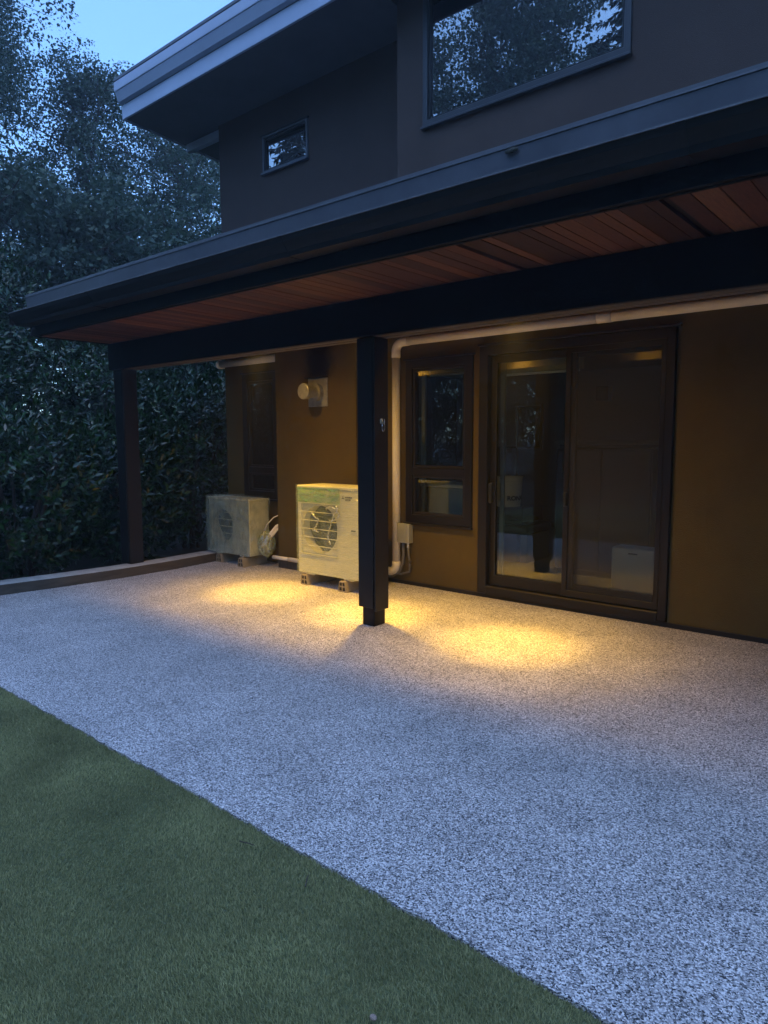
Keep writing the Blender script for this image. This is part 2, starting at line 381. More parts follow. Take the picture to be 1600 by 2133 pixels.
def grass():
    rg = np.random.default_rng(5)
    def area(n, x0, x1, y0, y1, w, h):
        p = np.stack([rg.uniform(x0, x1, n), rg.uniform(y0, y1, n)], 1); return p, np.full(n, w), np.full(n, h)
    a = area(370000, -4.6, -.2, .35, 1.475, .0012, .013)
    # thin out triangle the camera cannot see (below the bottom-left corner of the frame)
    vis = a[0][:, 1] > .55 + (-1.64 - a[0][:, 0])*.0 - .25
    b = area(40000, -6.5, -4.6, -.8, 1.475, .003, .026); c = area(40000, -4.6, 1.6, -1.2, .35, .003, .026); d = area(20000, -.2, 2.2, .35, 1.475, .003, .026)
    P = np.concatenate([a[0], b[0], c[0], d[0]]); Wd = np.concatenate([a[1], b[1], c[1], d[1]]); H = np.concatenate([a[2], b[2], c[2], d[2]])
    n = len(P)
    # soft lodging: lean direction and height follow slow waves
    ph = np.sin(P[:, 0]*3.1 + 1.3*np.sin(P[:, 1]*4.2)) + .6*np.sin(P[:, 1]*9 + P[:, 0]*5.3)
    H = H*(.62 + .45*rg.random(n) + .10*ph)
    az = rg.uniform(0, 2*np.pi, n); lean = (.25 + .75*rg.random(n))*H*.9
    laz = 2.2 + .9*ph + rg.normal(0, 1.1, n)
    dx, dy = np.cos(laz)*lean, np.sin(laz)*lean
    sx, sy = np.cos(az)*Wd, np.sin(az)*Wd
    z0 = -.014
    v = np.zeros((n, 5, 3), np.float32)
    v[:, 0] = np.stack([P[:, 0]-sx, P[:, 1]-sy, np.full(n, z0)], 1); v[:, 1] = np.stack([P[:, 0]+sx, P[:, 1]+sy, np.full(n, z0)], 1)
    v[:, 2] = np.stack([P[:, 0]+dx*.35+sx*.8, P[:, 1]+dy*.35+sy*.8, z0+H*.6], 1); v[:, 3] = np.stack([P[:, 0]+dx*.35-sx*.8, P[:, 1]+dy*.35-sy*.8, z0+H*.6], 1)
    v[:, 4] = np.stack([P[:, 0]+dx, P[:, 1]+dy, z0+H], 1)
    base = (np.arange(n)*5)[:, None]
    tri = np.array([0, 1, 2, 0, 2, 3, 3, 2, 4])[None, :]
    o = raw_mesh('grass_blades', v.reshape(-1, 3), 3, (base+tri).ravel(), M['turf'])
    return tag(o, 'short dark green artificial turf blades covering the lawn', 'grass', kind='stuff')
grass()

def kerb():
    fr = [(-6.49, 1.2), (-6.475, 1.9), (-6.445, 2.4), (-6.375, 2.9), (-6.33, 3.5), (-6.34, 4.1), (-6.395, 4.6), (-6.41, 5.04)]
    tp = [(x-.035, y) for x, y in fr]; bk = [(x-.235, y) for x, y in fr]
    m = MB(); n = len(fr)
    rows = [[(x, y, -.04) for x, y in fr], [(x, y, .004) for x, y in fr], [(x-.02, y, .088) for x, y in fr], [(x-.03, y, .092) for x, y in fr], [(x, y, .092) for x, y in bk], [(x, y, -.04) for x, y in bk]]
    for rw in rows: m.v += rw
    for k in range(5):
        for i in range(n-1):
            m.f.append((k*n+i, k*n+i+1, (k+1)*n+i+1, (k+1)*n+i)); m.mi.append(0 if k >= 2 else 1)
    m.f.append(tuple(k*n for k in range(6))); m.mi.append(0); m.f.append(tuple(k*n+n-1 for k in range(6))[::-1]); m.mi.append(0)
    return tag(m.build('kerb', [M['concrete'], M['kerbside']]), kind='structure')
kerb()

# ================================================================== HOUSE
WY = 5.055
house = tag(empty('house', (0, 0, 0)), 'dark brown two storey house with a covered porch along its front', 'house')

# ground-floor wall with openings
XL = -6.655
us = [XL, -6.333, -5.72, -3.976, -3.25, -3.18, -1.583, 4.4]
vs = [0.0, .035, .587, .70, 2.07, 2.095, 2.125, 2.9]
def solid(i, j):
    x = (us[i]+us[i+1])/2; z = (vs[j]+vs[j+1])/2
    if -6.333 < x < -5.72 and .70 < z < 2.095: return False
    if -3.976 < x < -3.25 and .587 < z < 2.07: return False
    if -3.18 < x < -1.583 and .035 < z < 2.125: return False
    return True
MB().grid_wall(us, vs, solid, WY, WY+.16).build('front_wall', M['stucco'], house)
part_box('side_wall', (XL, WY+.162, 0), (XL+.16, 9.6, 4.9), M['stucco'], house, 0)
part_box('foundation_strip', (-5.56, 4.852, -.02), (-4.452, 4.868, .085), M['kerbside'], house, .002)
part_box('foundation_strip', (-4.44, WY-.012, -.02), (4.4, WY-.002, .03), M['bronze_dk'], house, 0)
MB().box((-5.575, 4.87, 0), (-4.44, WY-.002, 2.9)).build('chimney_breast', M['dark_patch'], house, .006, 2)

# porch beam, posts
part_box('beam', (-6.77, 3.684, 2.069), (4.4, 3.712, 2.329), M['dark_paint'], house, .003)
part_box('beam_ply', (-6.762, 3.716, 2.067), (4.4, 3.776, 2.327), M['beamwood'], house, .004)
part_box('beam_ply', (-6.762, 3.782, 2.064), (4.4, 3.848, 2.327), M['beamwood'], house, .004)
def post(x0, x1, y0, y1, z0, base):
    p = MB()
    p.box((x0, y0+.0, z0), (x1, y1, 2.064)); o = p.build('post', M['post_paint'], house, .004)
    MB().box((x0-.004, y0-.014, z0-.001), (x1-.006, y0-.001, 2.06)).build('post_cladding', M['post_paint'], o, .003)
    MB().box((x1+.001, y0-.008, z0-.022), (x1+.012, y1-.006, 2.06)).build('post_cladding', M['post_paint'], o, .003)
    if base:
        MB().box((x0+.012, y0+.012, 0), (x1-.016, y1-.012, z0+.01)).build('post_base', M['dark_paint'], o, .004)
    return o
post(-3.342, -3.2, 3.698, 3.846, .14, True)
post(-6.655, -6.51, 3.69, 3.84, .094, False)

# porch roof
pr = MB(); pr.prism([(2.952, 2.36), (5.05, 2.36), (5.05, 2.96), (2.952, 2.67)], 'x', -6.735, 4.4)
porch = pr.build('porch_roof', M['dark_paint'], house)
part_box('fascia_board', (-6.77, 2.925, 2.322), (4.4, 2.948, 2.66), M['dark_paint'], porch, .004)
part_box('end_fascia_board', (-6.768, 2.95, 2.322), (-6.74, 5.05, 2.66), M['dark_paint'], porch, .004)
gp = [(2.922, 2.503), (2.922, 2.412), (2.915, 2.405), (2.80, 2.405), (2.792, 2.43), (2.770, 2.455), (2.752, 2.478), (2.742, 2.505)]
gi = [(2.746, 2.503), (2.757, 2.481), (2.776, 2.458), (2.797, 2.433), (2.806, 2.412), (2.913, 2.412), (2.917, 2.417), (2.917, 2.501)]
MB().prism(gp+gi, 'x', -6.77, 4.4).build('gutter', M['gutter'], porch)
MB().prism([(2.736, 2.506), (2.752, 2.506), (2.752, 2.512), (2.736, 2.513)], 'x', -6.773, 4.4).build('gutter_lip', M['lip'], porch)
MB().box((-6.774, 2.745, 2.41), (-6.7705, 2.92, 2.503)).build('gutter_end_cap', M['gutter'], porch)
for gx in (-5.35, -3.1, -.9, 1.6):
    MB().prism([(2.9225, 2.506), (2.9225, 2.409), (2.915, 2.402), (2.799, 2.402), (2.790, 2.429), (2.768, 2.454), (2.750, 2.477), (2.739, 2.507)], 'x', gx, gx+.035).build('gutter_joint', M['gutter'], porch)
part_box('soffit_bead', (-6.76, 2.9495, 2.316), (4.4, 2.966, 2.3285), M['dark_paint'], porch, .002)
MB().prism([(2.919, 2.52), (2.924, 2.52), (2.910, 2.672), (2.902, 2.672)], 'x', -6.775, 4.4).build('roof_flashing', M['flash'], porch)
MB().prism([(2.897, 2.673), (2.912, 2.673), (2.912, 2.679), (2.897, 2.679)], 'x', -6.778, 4.4).build('drip_edge', M['lip'], porch)
MB().prism([(2.90, 2.681), (5.05, 2.975), (5.05, 2.99), (2.90, 2.695)], 'x', -6.785, 4.4).build('roof_sheet', M['flash'], porch)

# cedar soffit planks: each its own board
rp = random.Random(11); x = -6.738; k = 0
plank_meshes = {}
while x < 4.3:
    wdt = rp.choice([.062, .085, .085, .092, .110])
    ci = rp.choices([0, 1, 2, 3, 4, 5], [5, 5, 2.4, 4, 4, 1.5])[0]
    if ci == 5: wdt = .036
    key = (wdt, ci)
    if key not in plank_meshes:
        b = MB().box((0, 2.951, 0), (wdt-.005, 5.04, .018)).build('plank', CEDAR[ci], porch, .0025)
        plank_meshes[key] = b.data; o = b
    else:
        o = bpy.data.objects.new('plank', plank_meshes[key]); COL.objects.link(o); o.parent = porch
    o.location = (x, 0, 2.33 + rp.uniform(-.0015, .0015) + (.012 if ci == 5 else 0))
    x += wdt; k += 1

# recessed downlights
LIGHTS = [-4.775, -3.5, -2.256]; LYY = 3.965
WARM = (1.0, .56, .078)
for lx in LIGHTS:
    d = MB(); n = 20
    ring = [(math.cos(2*math.pi*i/n), math.sin(2*math.pi*i/n)) for i in range(n)]
    for rr, zz in ((.055, 2.324), (.048, 2.320), (.040, 2.322), (.036, 2.3285)):
        d.v += [(lx+c*rr, LYY+s_*rr, zz) for c, s_ in ring]
    for q in range(3):
        for i in range(n):
            j = (i+1) % n; d.f.append((q*n+i, (q+1)*n+i, (q+1)*n+j, q*n+j)); d.mi.append(0)
    d.f.append(tuple(3*n+i for i in range(n))); d.mi.append(1)
    d.build('downlight', [M['black'], M['lamp']], porch)
    for nm, size, blend, en, rad in (('downlight_core_lamp', 30, 1.0, 190, .03), ('downlight_ring_lamp', 58, 1.0, 72, .03), ('downlight_mid_lamp', 92, 1.0, 32, .03), ('downlight_flood_lamp', 160, 1.0, 16, .03)):
        l = bpy.data.lights.new(nm, 'SPOT'); l.energy = en; l.color = WARM; l.spot_size = R(size); l.spot_blend = blend; l.shadow_soft_size = rad
        lo = bpy.data.objects.new(nm, l); COL.objects.link(lo); lo.location = (lx, LYY, 2.312); lo.parent = porch

# upper storey
BY = 4.70; BX = -3.795
us = [XL, -5.90, -5.215, BX+.02]; vs = [2.7, 4.155, 4.53, 4.88]
MB().grid_wall(us, vs, lambda i, j: not (i == 1 and j == 1), WY, WY+.16).build('upper_wall', M['stucco_up'], house)
us = [BX, -3.52, -1.836, 4.4]; vs = [2.7, 3.845, 5.30, 5.6]
MB().grid_wall(us, vs, lambda i, j: not (i == 1 and j == 1), BY, BY+.16).build('upper_bay_wall', M['stucco_up'], house)
part_box('bay_return_wall', (BX, BY+.162, 2.7), (BX+.14, WY+.14, 5.6), M['stucco_up'], house, 0)
MB().grid_wall([XL, -5.30, -4.86, 4.4], [0, 1.22, 1.86, 4.9], lambda i, j: not (i == 1 and j == 1), 9.602, 9.75).build('rear_wall', M['stucco_up'], house)
# dark rooms behind the upper windows
part_box('upper_room_wall', (-6.4, 7.6, 2.92), (4.4, 7.7, 5.5), M['room'], house, 0)
part_box('upper_room_floor', (-6.45, WY+.17, 2.92), (4.4, 7.6, 2.98), M['room'], house, 0)

# upper roof
sl = -.056
def zr(y): return 4.886 + sl*(y-4.318)
ur = MB(); ur.prism([(4.345, zr(4.345)+.012), (10.4, zr(10.4)+.012), (10.4, zr(10.4)+.33), (4.345, zr(4.345)+.33)], 'x', -7.37, BX-.002)
uroof = ur.build('upper_roof', M['upsoffit'], house)
ub = MB(); ub.prism([(4.345, 5.02), (4.72, 5.02), (4.72, 5.22), (4.345, 5.22)], 'x', BX, 4.4)
ub.build('upper_roof_front', M['upsoffit'], uroof)
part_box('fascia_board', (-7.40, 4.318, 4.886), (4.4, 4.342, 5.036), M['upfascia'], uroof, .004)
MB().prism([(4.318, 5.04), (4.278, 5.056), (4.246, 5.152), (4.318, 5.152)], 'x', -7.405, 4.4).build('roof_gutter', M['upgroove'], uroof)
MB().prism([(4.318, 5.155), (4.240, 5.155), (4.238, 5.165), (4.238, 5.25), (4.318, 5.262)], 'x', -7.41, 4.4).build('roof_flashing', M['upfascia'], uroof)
MB().prism([(4.344, zr(4.344)), (10.4, zr(10.4)), (10.4, zr(10.4)+.36), (4.344, zr(4.344)+.36)], 'x', -7.405, -7.375).build('rake_board', M['upgroove'], uroof)
MB().prism([(4.238, 5.263), (10.4, 4.93), (10.4, 4.98), (4.238, 5.29)], 'x', -7.412, 4.4).build('roof_sheet', M['flash'], uroof)
part_box('outrigger', (-7.30, 5.07, 4.745), (XL-.002, 5.14, 4.832), M['upfascia'], house, .004)
part_box('shade_wall', (1.15, 2.96, 0), (1.35, WY-.002, 2.32), M['stucco'], house, 0)  # unseen wall added to darken the right end of the porch

# windows -----------------------------------------------------------
def window(name, x0, x1, z0, z1, y, fw_, mullions=(), m=None, pane=None, sill=True, label=None, sash=None):
    m = m or M['bronze']; pane = pane or M['pane']
    w = MB(); w.frame(x0-.0, x1+.0, z0, z1, fw_, y-.022, y+.09)
    o = w.build(name, m, house, .004)
    if label: o['label'] = label
    zs = [z0+fw_] + [z for z in mullions] + [z1-fw_]
    edges = []
    for z in mullions:
        MB().box((x0+fw_+.001, y-.016, z-.034), (x1-fw_-.001, y+.06, z+.034)).build('mullion', m, o, .003)
    lo = z0+fw_
    for i, z in enumerate(list(mullions)+[None]):
        hi = (z-.034) if z else z1-fw_
        MB().frame(x0+fw_+.001, x1-fw_-.001, lo+.001, hi-.001, .022 if sash is None else .016, y-.006, y+.05).build('sash', sash or M['bronze_dk'], o, .002)
        MB().box((x0+fw_+.02, y+.018, lo+.02), (x1-fw_-.02, y+.022, hi-.02)).build('pane', pane, o)
        lo = z+.034 if z else 0
    MB().box((x0-.02, y-.030, z1+.001), (x1+.02, y-.002, z1+.016)).build('head_flashing', M['bronze_dk'], o, .002)
    if sill:
        MB().box((x0-.01, y-.040, z0-.020), (x1+.01, y-.002, z0-.001)).build('sill', m, o, .003)
    return o
window('window', -3.974, -3.252, .590, 2.066, WY, .075, (1.062,))
window('window', -6.331, -5.722, .702, 2.09, WY, .085, (1.02,))
window('window', -5.898, -5.217, 4.157, 4.528, WY, .022, (), M['flash'], M['pane_up'], sash=M['gutter'])
window('window', -3.518, -1.838, 3.847, 5.298, BY, .045, (), M['winup'], M['pane_up'], sash=M['gutter'])

# sliding door ------------------------------------------------------
DX0, DX1, DZ0, DZ1 = -3.178, -1.585, .037, 2.123
dr = MB(); dr.frame(DX0, DX1, DZ0, DZ1, (.085, .062, .065, .075), WY-.03, WY+.12)
door = dr.build('sliding_door', M['bronze'], house, .004)
MB().box((DX0-.01, WY-.045, DZ1+.002), (DX1+.03, WY-.002, DZ1+.02)).build('head_flashing', M['bronze_dk'], door, .002)
MB().box((DX0+.086, WY-.036, .030), (DX1-.064, WY-.031, .098)).build('threshold', M['bronze'], door, .002)
def leaf(x0, x1, y, st, nm='door_leaf'):
    lf = MB().frame(x0, x1, .108, 2.044, (st, st*.8, .085, .055), y, y+.035).build(nm, M['bronze'], door, .003)
    MB().frame(x0+st-.004, x1-st*.8+.004, .189, 1.993, .012, y-.004, y+.002).build('glazing_bead', M['bronze_dk'], door, .001)
    MB().box((x0+st-.008, y+.015, .185), (x1-st*.8+.008, y+.019, 1.997)).build('pane', M['pane'], door)
leaf(DX0+.088, -2.335, WY+.02, .052)
leaf(-2.40, DX1-.064, WY+.062, .05)
sf = MB().frame(-2.405, DX1-.066, .112, 2.05, (.042, .036, .05, .042), WY-.012, WY+.010).build('screen_frame', M['bronze'], door, .003)
MB().box((-2.37, WY-.002, .15), (DX1-.095, WY+.000, 2.02)).build('insect_screen', M['screen'], door)
def handle(x, z, h, w):
    hb = MB(); hb.box((x-w, WY-.055, z-h/2), (x+w, WY-.014, z+h/2)).build('handle', M['black'], door, .008, 2)
    s_ = MB()
    for dz in (-1, 1):
        s_.tube([(x-w-.012, WY-.02, z+dz*h*.36), (x-w-.012, WY-.012, z+dz*h*.36)], .005, 8)
    s_.build('handle_screw', M['steel'], door)
handle(-3.045, .905, .17, .017)
handle(-2.375, .885, .11, .013)

# interior of the ground-floor room ----------------------------------
part_box('room_floor', (-6.3, WY+.165, -.02), (0.6, 9.6, .045), M['carpet'], house, 0)
part_box('room_ceiling', (-6.3, WY+.165, 2.32), (0.6, 9.6, 2.40), M['roomceil'], house, 0)
part_box('partition_wall', (-4.9, 5.22, .046), (-4.8, 6.4, 2.318), M['room'], house, 0)
part_box('partition_wall', (-.9, 5.22, .046), (-.8, 9.5, 2.318), M['room'], house, 0)
us = [-6.28, -5.30, -4.86, -.9]; vs = [.046, 1.22, 1.86, 2.318]
MB().grid_wall(us, vs, lambda i, j: not (i == 1 and j == 1), 9.44, 9.5).build('room_back_wall', M['room'], house)
bw = MB().frame(-5.32, -4.84, 1.20, 1.88, .035, 9.40, 9.438).build('back_window_frame', M['room'], house, .003)
MB().box((-5.29, 9.46, 1.21), (-4.87, 9.464, 1.87)).build('pane', veil('dim_blind_glass', (.02, .02, .025), .96, gloss=.0), bw)
def reveal(x0, x1, z0, z1, par):
    MB().box((x0, WY+.125, z0), (x0+.038, WY+.155, z1)).build('inner_jamb', M['jamb'], par, .003)
reveal(DX0+.12, 0, .06, 2.0, door)
reveal(-3.90, 0, .66, 2.0, house)
reveal(-6.25, 0, .75, 2.03, house)

# roller blinds behind the panes
def blind(x0, x1, z0, z1, label):
    t = tag(empty('roller_blind', ((x0+x1)/2, WY+.19, z0)), label, 'blind', 'raised roller blinds')
    cx = (x0+x1)/2; cz = z0; cyy = WY+.19
    b = MB(); b.prism([(-.03, .02), (-.034, .06), (-.025, z1-z0), (.03, z1-z0), (.03, .02)], 'x', x0-cx, x1-cx); b.build('cassette', M['blind'], t, .006, 2)
    MB().box((x0-cx+.01, -.036, -.002), (x1-cx-.01, -.018, .016)).build('bottom_bar', M['white_pl'], t, .003)
blind(-3.06, -2.36, 1.885, 2.06, 'raised yellowish roller blind behind the left glass of the sliding door')
blind(-3.84, -3.27, 1.93, 2.05, 'short raised roller blind at the top of the narrow two-pane window')

# ================================================================== THINGS ON THE PORCH
def arc(c, r, a0, a1, n, plane):
    out = []
    for i in range(n+1):
        a = a0 + (a1-a0)*i/n; p, q = math.cos(a)*r, math.sin(a)*r
        out.append((c[0]+p, c[1], c[2]+q) if plane == 'xz' else (c[0]+p, c[1]+q, c[2]))
    return out

def rect_duct(pts, w, d):
    """square-ish line-hide duct along a path in an x-z plane: rounded outer section"""
    m = MB(); m.tube(pts, w, 12); return m
# white duct over the door
t = tag(empty('duct_pipe', (-4.065, 5.01, .1)), 'long white plastic duct running above the sliding door and down beside the post', 'pipe')
o0 = Vector((-4.065, 5.01, .1))
def lp(pts): return [tuple(Vector(p)-o0) for p in pts]
rr = .037
MB().tube(lp([(-3.93, 5.012, 2.236), (-2.13, 5.012, 2.238)]), rr, 14).build('pipe_run', M['pvc'], t, smooth=True)
MB().tube(lp([(-2.06, 5.012, 2.238), (4.3, 5.012, 2.245)]), rr, 14).build('pipe_run', M['pvc'], t, smooth=True)
MB().tube(lp([(-2.15, 5.012, 2.238), (-2.04, 5.012, 2.238)]), rr+.003, 14).build('coupling', M['pvc'], t, smooth=True)
MB().tube(lp([(-4.065, 5.012, 2.10)] + arc((-3.985, 5.012, 2.156), .08, math.pi, math.pi/2, 8, 'xz') + [(-3.92, 5.012, 2.236)]), rr+.004, 14).build('elbow', M['pvc'], t, smooth=True)
MB().tube(lp([(-4.065, 5.012, 2.11), (-4.065, 5.012, .20)]), rr, 14).build('downpipe', M['pvc'], t, smooth=True)
MB().tube(lp([(-4.065, 5.012, .21)] + arc((-4.145, 5.012, .185), .08, 0, -math.pi/2, 8, 'xz') + [(-4.26, 5.012, .105)]), rr+.004, 14).build('elbow', M['pvc'], t, smooth=True)
for q in t.children: q.data.polygons.foreach_set('use_smooth', [len(p.vertices) == 4 for p in q.data.polygons])

t = tag(empty('duct_pipe', (-6.2, 5.01, 2.18)), 'short white plastic duct with a rounded end above the far window', 'pipe')
o0 = Vector((-6.2, 5.01, 2.18))
MB().tube(lp([(-6.66, 5.005, 2.225), (-5.5, 5.005, 2.225)]), .040, 14).build('pipe_run', M['pvc'], t, smooth=True)
MB().tube(lp([(-6.655, 5.005, 2.225), (-6.70, 5.012, 2.225), (-6.728, 5.03, 2.225), (-6.735, 5.06, 2.225), (-6.735, 5.11, 2.225)]), [.046, .046, .046, .045, .04], 14).build('elbow', M['pvc'], t, smooth=True)

t = tag(empty('floor_pipe', (-5.2, 4.82, .11)), 'pale drain pipe running low along the brown wall between the two units', 'pipe')
o0 = Vector((-5.2, 4.82, .11))
MB().tube(lp([(-5.62, 4.835, .108), (-5.38, 4.838, .108)]), .020, 10).build('pipe_run', M['pvc'], t, smooth=True)
MB().tube(lp([(-5.38, 4.838, .108), (-4.5, 4.84, .106)]), .023, 10).build('pipe_run', M['pvc'], t, smooth=True)

# electrical disconnect box
t = tag(empty('disconnect_box', (-3.965, 5.0, .39)), 'small grey electrical disconnect box under the narrow window beside the white duct', 'electrical box')
o0 = Vector((-3.965, 5.0, .39))
def bxl(a, b): return tuple(Vector(a)-o0), tuple(Vector(b)-o0)
a, b = bxl((-4.025, 4.985, .395), (-3.895, 5.052, .575)); MB().box(a, b).build('housing', M['box_grey'], t, .006, 2)
a, b = bxl((-4.03, 4.978, .398), (-3.925, 4.986, .582)); MB().box(a, b).build('lid', M['box_grey'], t, .004, 2)
MB().tube(lp([(-3.93, 5.02, .398), (-3.93, 5.02, .352)]), [.013, .013], 10).build('cable_gland', M['steel'], t)
MB().tube(lp([(-3.93, 5.02, .355), (-3.925, 5.02, .28), (-3.915, 5.03, .21), (-3.93, 5.04, .12), (-4.02, 5.03, .09), (-4.15, 5.02, .085)]), .010, 8).build('conduit', M['cable'], t, smooth=True)
MB().tube(lp([(-3.99, 5.02, .398), (-3.985, 5.02, .30), (-3.995, 5.02, .20), (-4.03, 5.02, .12), (-4.1, 5.01, .065), (-4.25, 4.99, .055)]), .014, 8).build('conduit', M['cable'], t, smooth=True)
MB().tube(lp([(-3.90, 5.03, .215), (-3.90, 5.01, .215)]), .013, 8).build('conduit_clip', M['steel'], t)

# flue vent on the chimney breast
t = tag(empty('flue_vent', (-4.935, 4.868, 1.82)), 'round metal flue vent with a square plate on the brown chimney breast', 'vent')
MB().box((-.134, -.012, -.14), (.134, -.001, .14)).build('wall_plate', M['galv'], t, .003)
MB().box((-.150, -.05, .141), (.142, -.001, .150)).build('rain_ledge', M['bronze_dk'], t, .002)
rv = MB(); rv.tube([(0, -.012, 0), (0, -.05, 0)], [.085, .08], 24); rv.tube([(0, -.051, 0), (0, -.062, 0)], .088, 24); rv.tube([(0, -.063, 0), (0, -.14, 0)], .058, 24)
rv.build('collar', M['galv'], t)
fl = MB()
for i in range(24):
    aa = 2*math.pi*i/24; fl.tube([(math.cos(aa)*.084, -.014, math.sin(aa)*.084), (math.cos(aa)*.084, -.049, math.sin(aa)*.084)], .005, 5)
fl.build('louvre_ribs', M['galv'], t)
cp = MB(); cp.tube([(0, -.141, 0), (0, -.185, 0), (0, -.205, 0), (0, -.21, 0)], [.072, .076, .078, .070], 28); cp.build('cap', M['galv'], t, .002)

# shackle hook on the post
t = tag(empty('shackle', (-3.187, 3.765, 1.45)), 'small steel shackle hanging on the centre post', 'hook')
MB().box((0, -.018, .015), (.004, .018, .05)).build('plate', M['steel'], t, .002)
MB().tube([(.012, -.014, .05), (.018, -.014, .03), (.018, -.014, .012)], .004, 8).build('eye_bolt', M['steel'], t)
sh = [(.018, .016*math.cos(a_), -.012 + .028*math.sin(a_)) for a_ in [R(120 + i*300/16) for i in range(17)]]
MB().tube([(.014, .014, .048), (.018, .014, .03)] + sh[::-1][:16], .0032, 8).build('ring', M['steel'], t)

# ---- heat-pump units
def heat_pump(name, label, x0, y0, z0, w, d, h, nbars, grille, fan_r, logo):
    """origin at the front lower left corner"""
    t = tag(empty(name, (x0, y0, z0)), label, 'heat pump', 'heat pump outdoor units')
    gx0, gx1, gz0, gz1 = grille
    c = MB(); c.grid_wall([0, gx0, gx1, w], [.0, gz0, gz1, h-.03], lambda i, j: not (i == 1 and j == 1), 0.0, .02)
    c.box((0, .021, 0), (.012, d, h-.03)); c.box((w-.012, .021, 0), (w, d, h-.03)); c.box((.013, d-.01, 0), (w-.013, d, h-.03)); c.box((.013, .021, 0), (w-.013, d-.011, .012))
    body = c.build('casing', M['ac'], t, .004)
    MB().box((-.004, -.006, h-.029), (w+.004, d+.004, h)).build('lid', M['ac'], t, .007, 2)
    MB().box((w-.055, -.004, .01), (w-.0, -.0008, h-.034)).build('corner_panel', M['ac'], t, .003)
    fx, fz = (gx0+gx1)/2, (gz0+gz1)/2
    n = 40; s = MB()   # shroud: flat plate with a round hole leading to a ring
    for r0, yy in ((fan_r, .014), (fan_r, .12)):
        s.v += [(fx+math.cos(2*math.pi*i/n)*r0, yy, fz+math.sin(2*math.pi*i/n)*r0) for i in range(n)]
    for i in range(n):
        j = (i+1) % n; s.f.append((i, j, n+j, n+i)); s.mi.append(0)
    o = len(s.v)
    for i in range(n):
        ca, sa = math.cos(2*math.pi*i/n), math.sin(2*math.pi*i/n)
        k = min((gx1-gx0)/2/max(abs(ca), 1e-6), (gz1-gz0)/2/max(abs(sa), 1e-6))
        s.v.append((fx+ca*k, .014, fz+sa*k))
    for i in range(n):
        j = (i+1) % n; s.f.append((i, o+i, o+j, j)); s.mi.append(0)
    s.build('fan_shroud', M['ac'], t)
    MB().box((gx0-.01, .18, gz0-.02), (gx1+.01, .19, gz1+.02)).build('coil', M['ac_coil'], t)
    f = MB(); f.tube([(fx, .065, fz), (fx, .13, fz)], [.05, .06], 16)
    for k in range(3):
        a0 = k*2*math.pi/3 + .4; o = len(f.v); seg = 7
        for i in range(seg+1):
            aa = a0 + i*1.25/seg; yy = .075 + .05*i/seg
            f.v += [(fx+math.cos(aa)*.055, yy, fz+math.sin(aa)*.055), (fx+math.cos(aa)*fan_r*.95, yy-.01, fz+math.sin(aa)*fan_r*.95)]
        for i in range(seg):
            f.f.append((o+2*i, o+2*i+1, o+2*i+3, o+2*i+2)); f.mi.append(0)
    f.build('fan', M['ac_dark'], t)
    for i in range(nbars):
        z = gz0 + (gz1-gz0)*(i+.0)/(nbars-1)
        MB().tube([(gx0-.01, -.006, z), (gx1+.01, -.006, z)], .0042, 6).build('grille_bar', M['ac'], t)
    for sx in (.10, w-.20):
        MB().box((sx, .015, -.018), (sx+.09, d-.015, -.001)).build('foot', M['ac'], t, .002)
    MB().box((-.012, .05, h*.5), (-.0005, .10, h*.5+.03)).build('side_grip', M['ac'], t, .003)
    if logo:
        dm = MB(); cx, cz, q = .585, .724, .0095
        for ang in (90, 210, 330):
            a_ = R(ang); ox, oz = math.cos(a_), math.sin(a_)
            def P(u_, v_): return (cx + (ox*u_ - oz*v_)*1.0, cz + (oz*u_ + ox*v_)*1.0)
            dm.prism([P(.0, 0), P(q, -q*.577), P(2*q, 0), P(q, q*.577)], 'y', -.002, -.0005)
        dm.build('emblem', M['logo'], t)
        text_mesh('lettering', 'MITSUBISHI', .0185, M['logo'], t, (.612, -.0012, .724), (R(90), 0, 0), bold=.0004, sx=.85)
        text_mesh('lettering', 'ELECTRIC', .0185, M['logo'], t, (.612, -.0012, .703), (R(90), 0, 0), bold=.0004, sx=.85)
        MB().box((w-.115, -.010, h*.53), (w-.06, -.0045, h*.53+.012)).build('panel_grip', M['black'], t, .002)
    return t

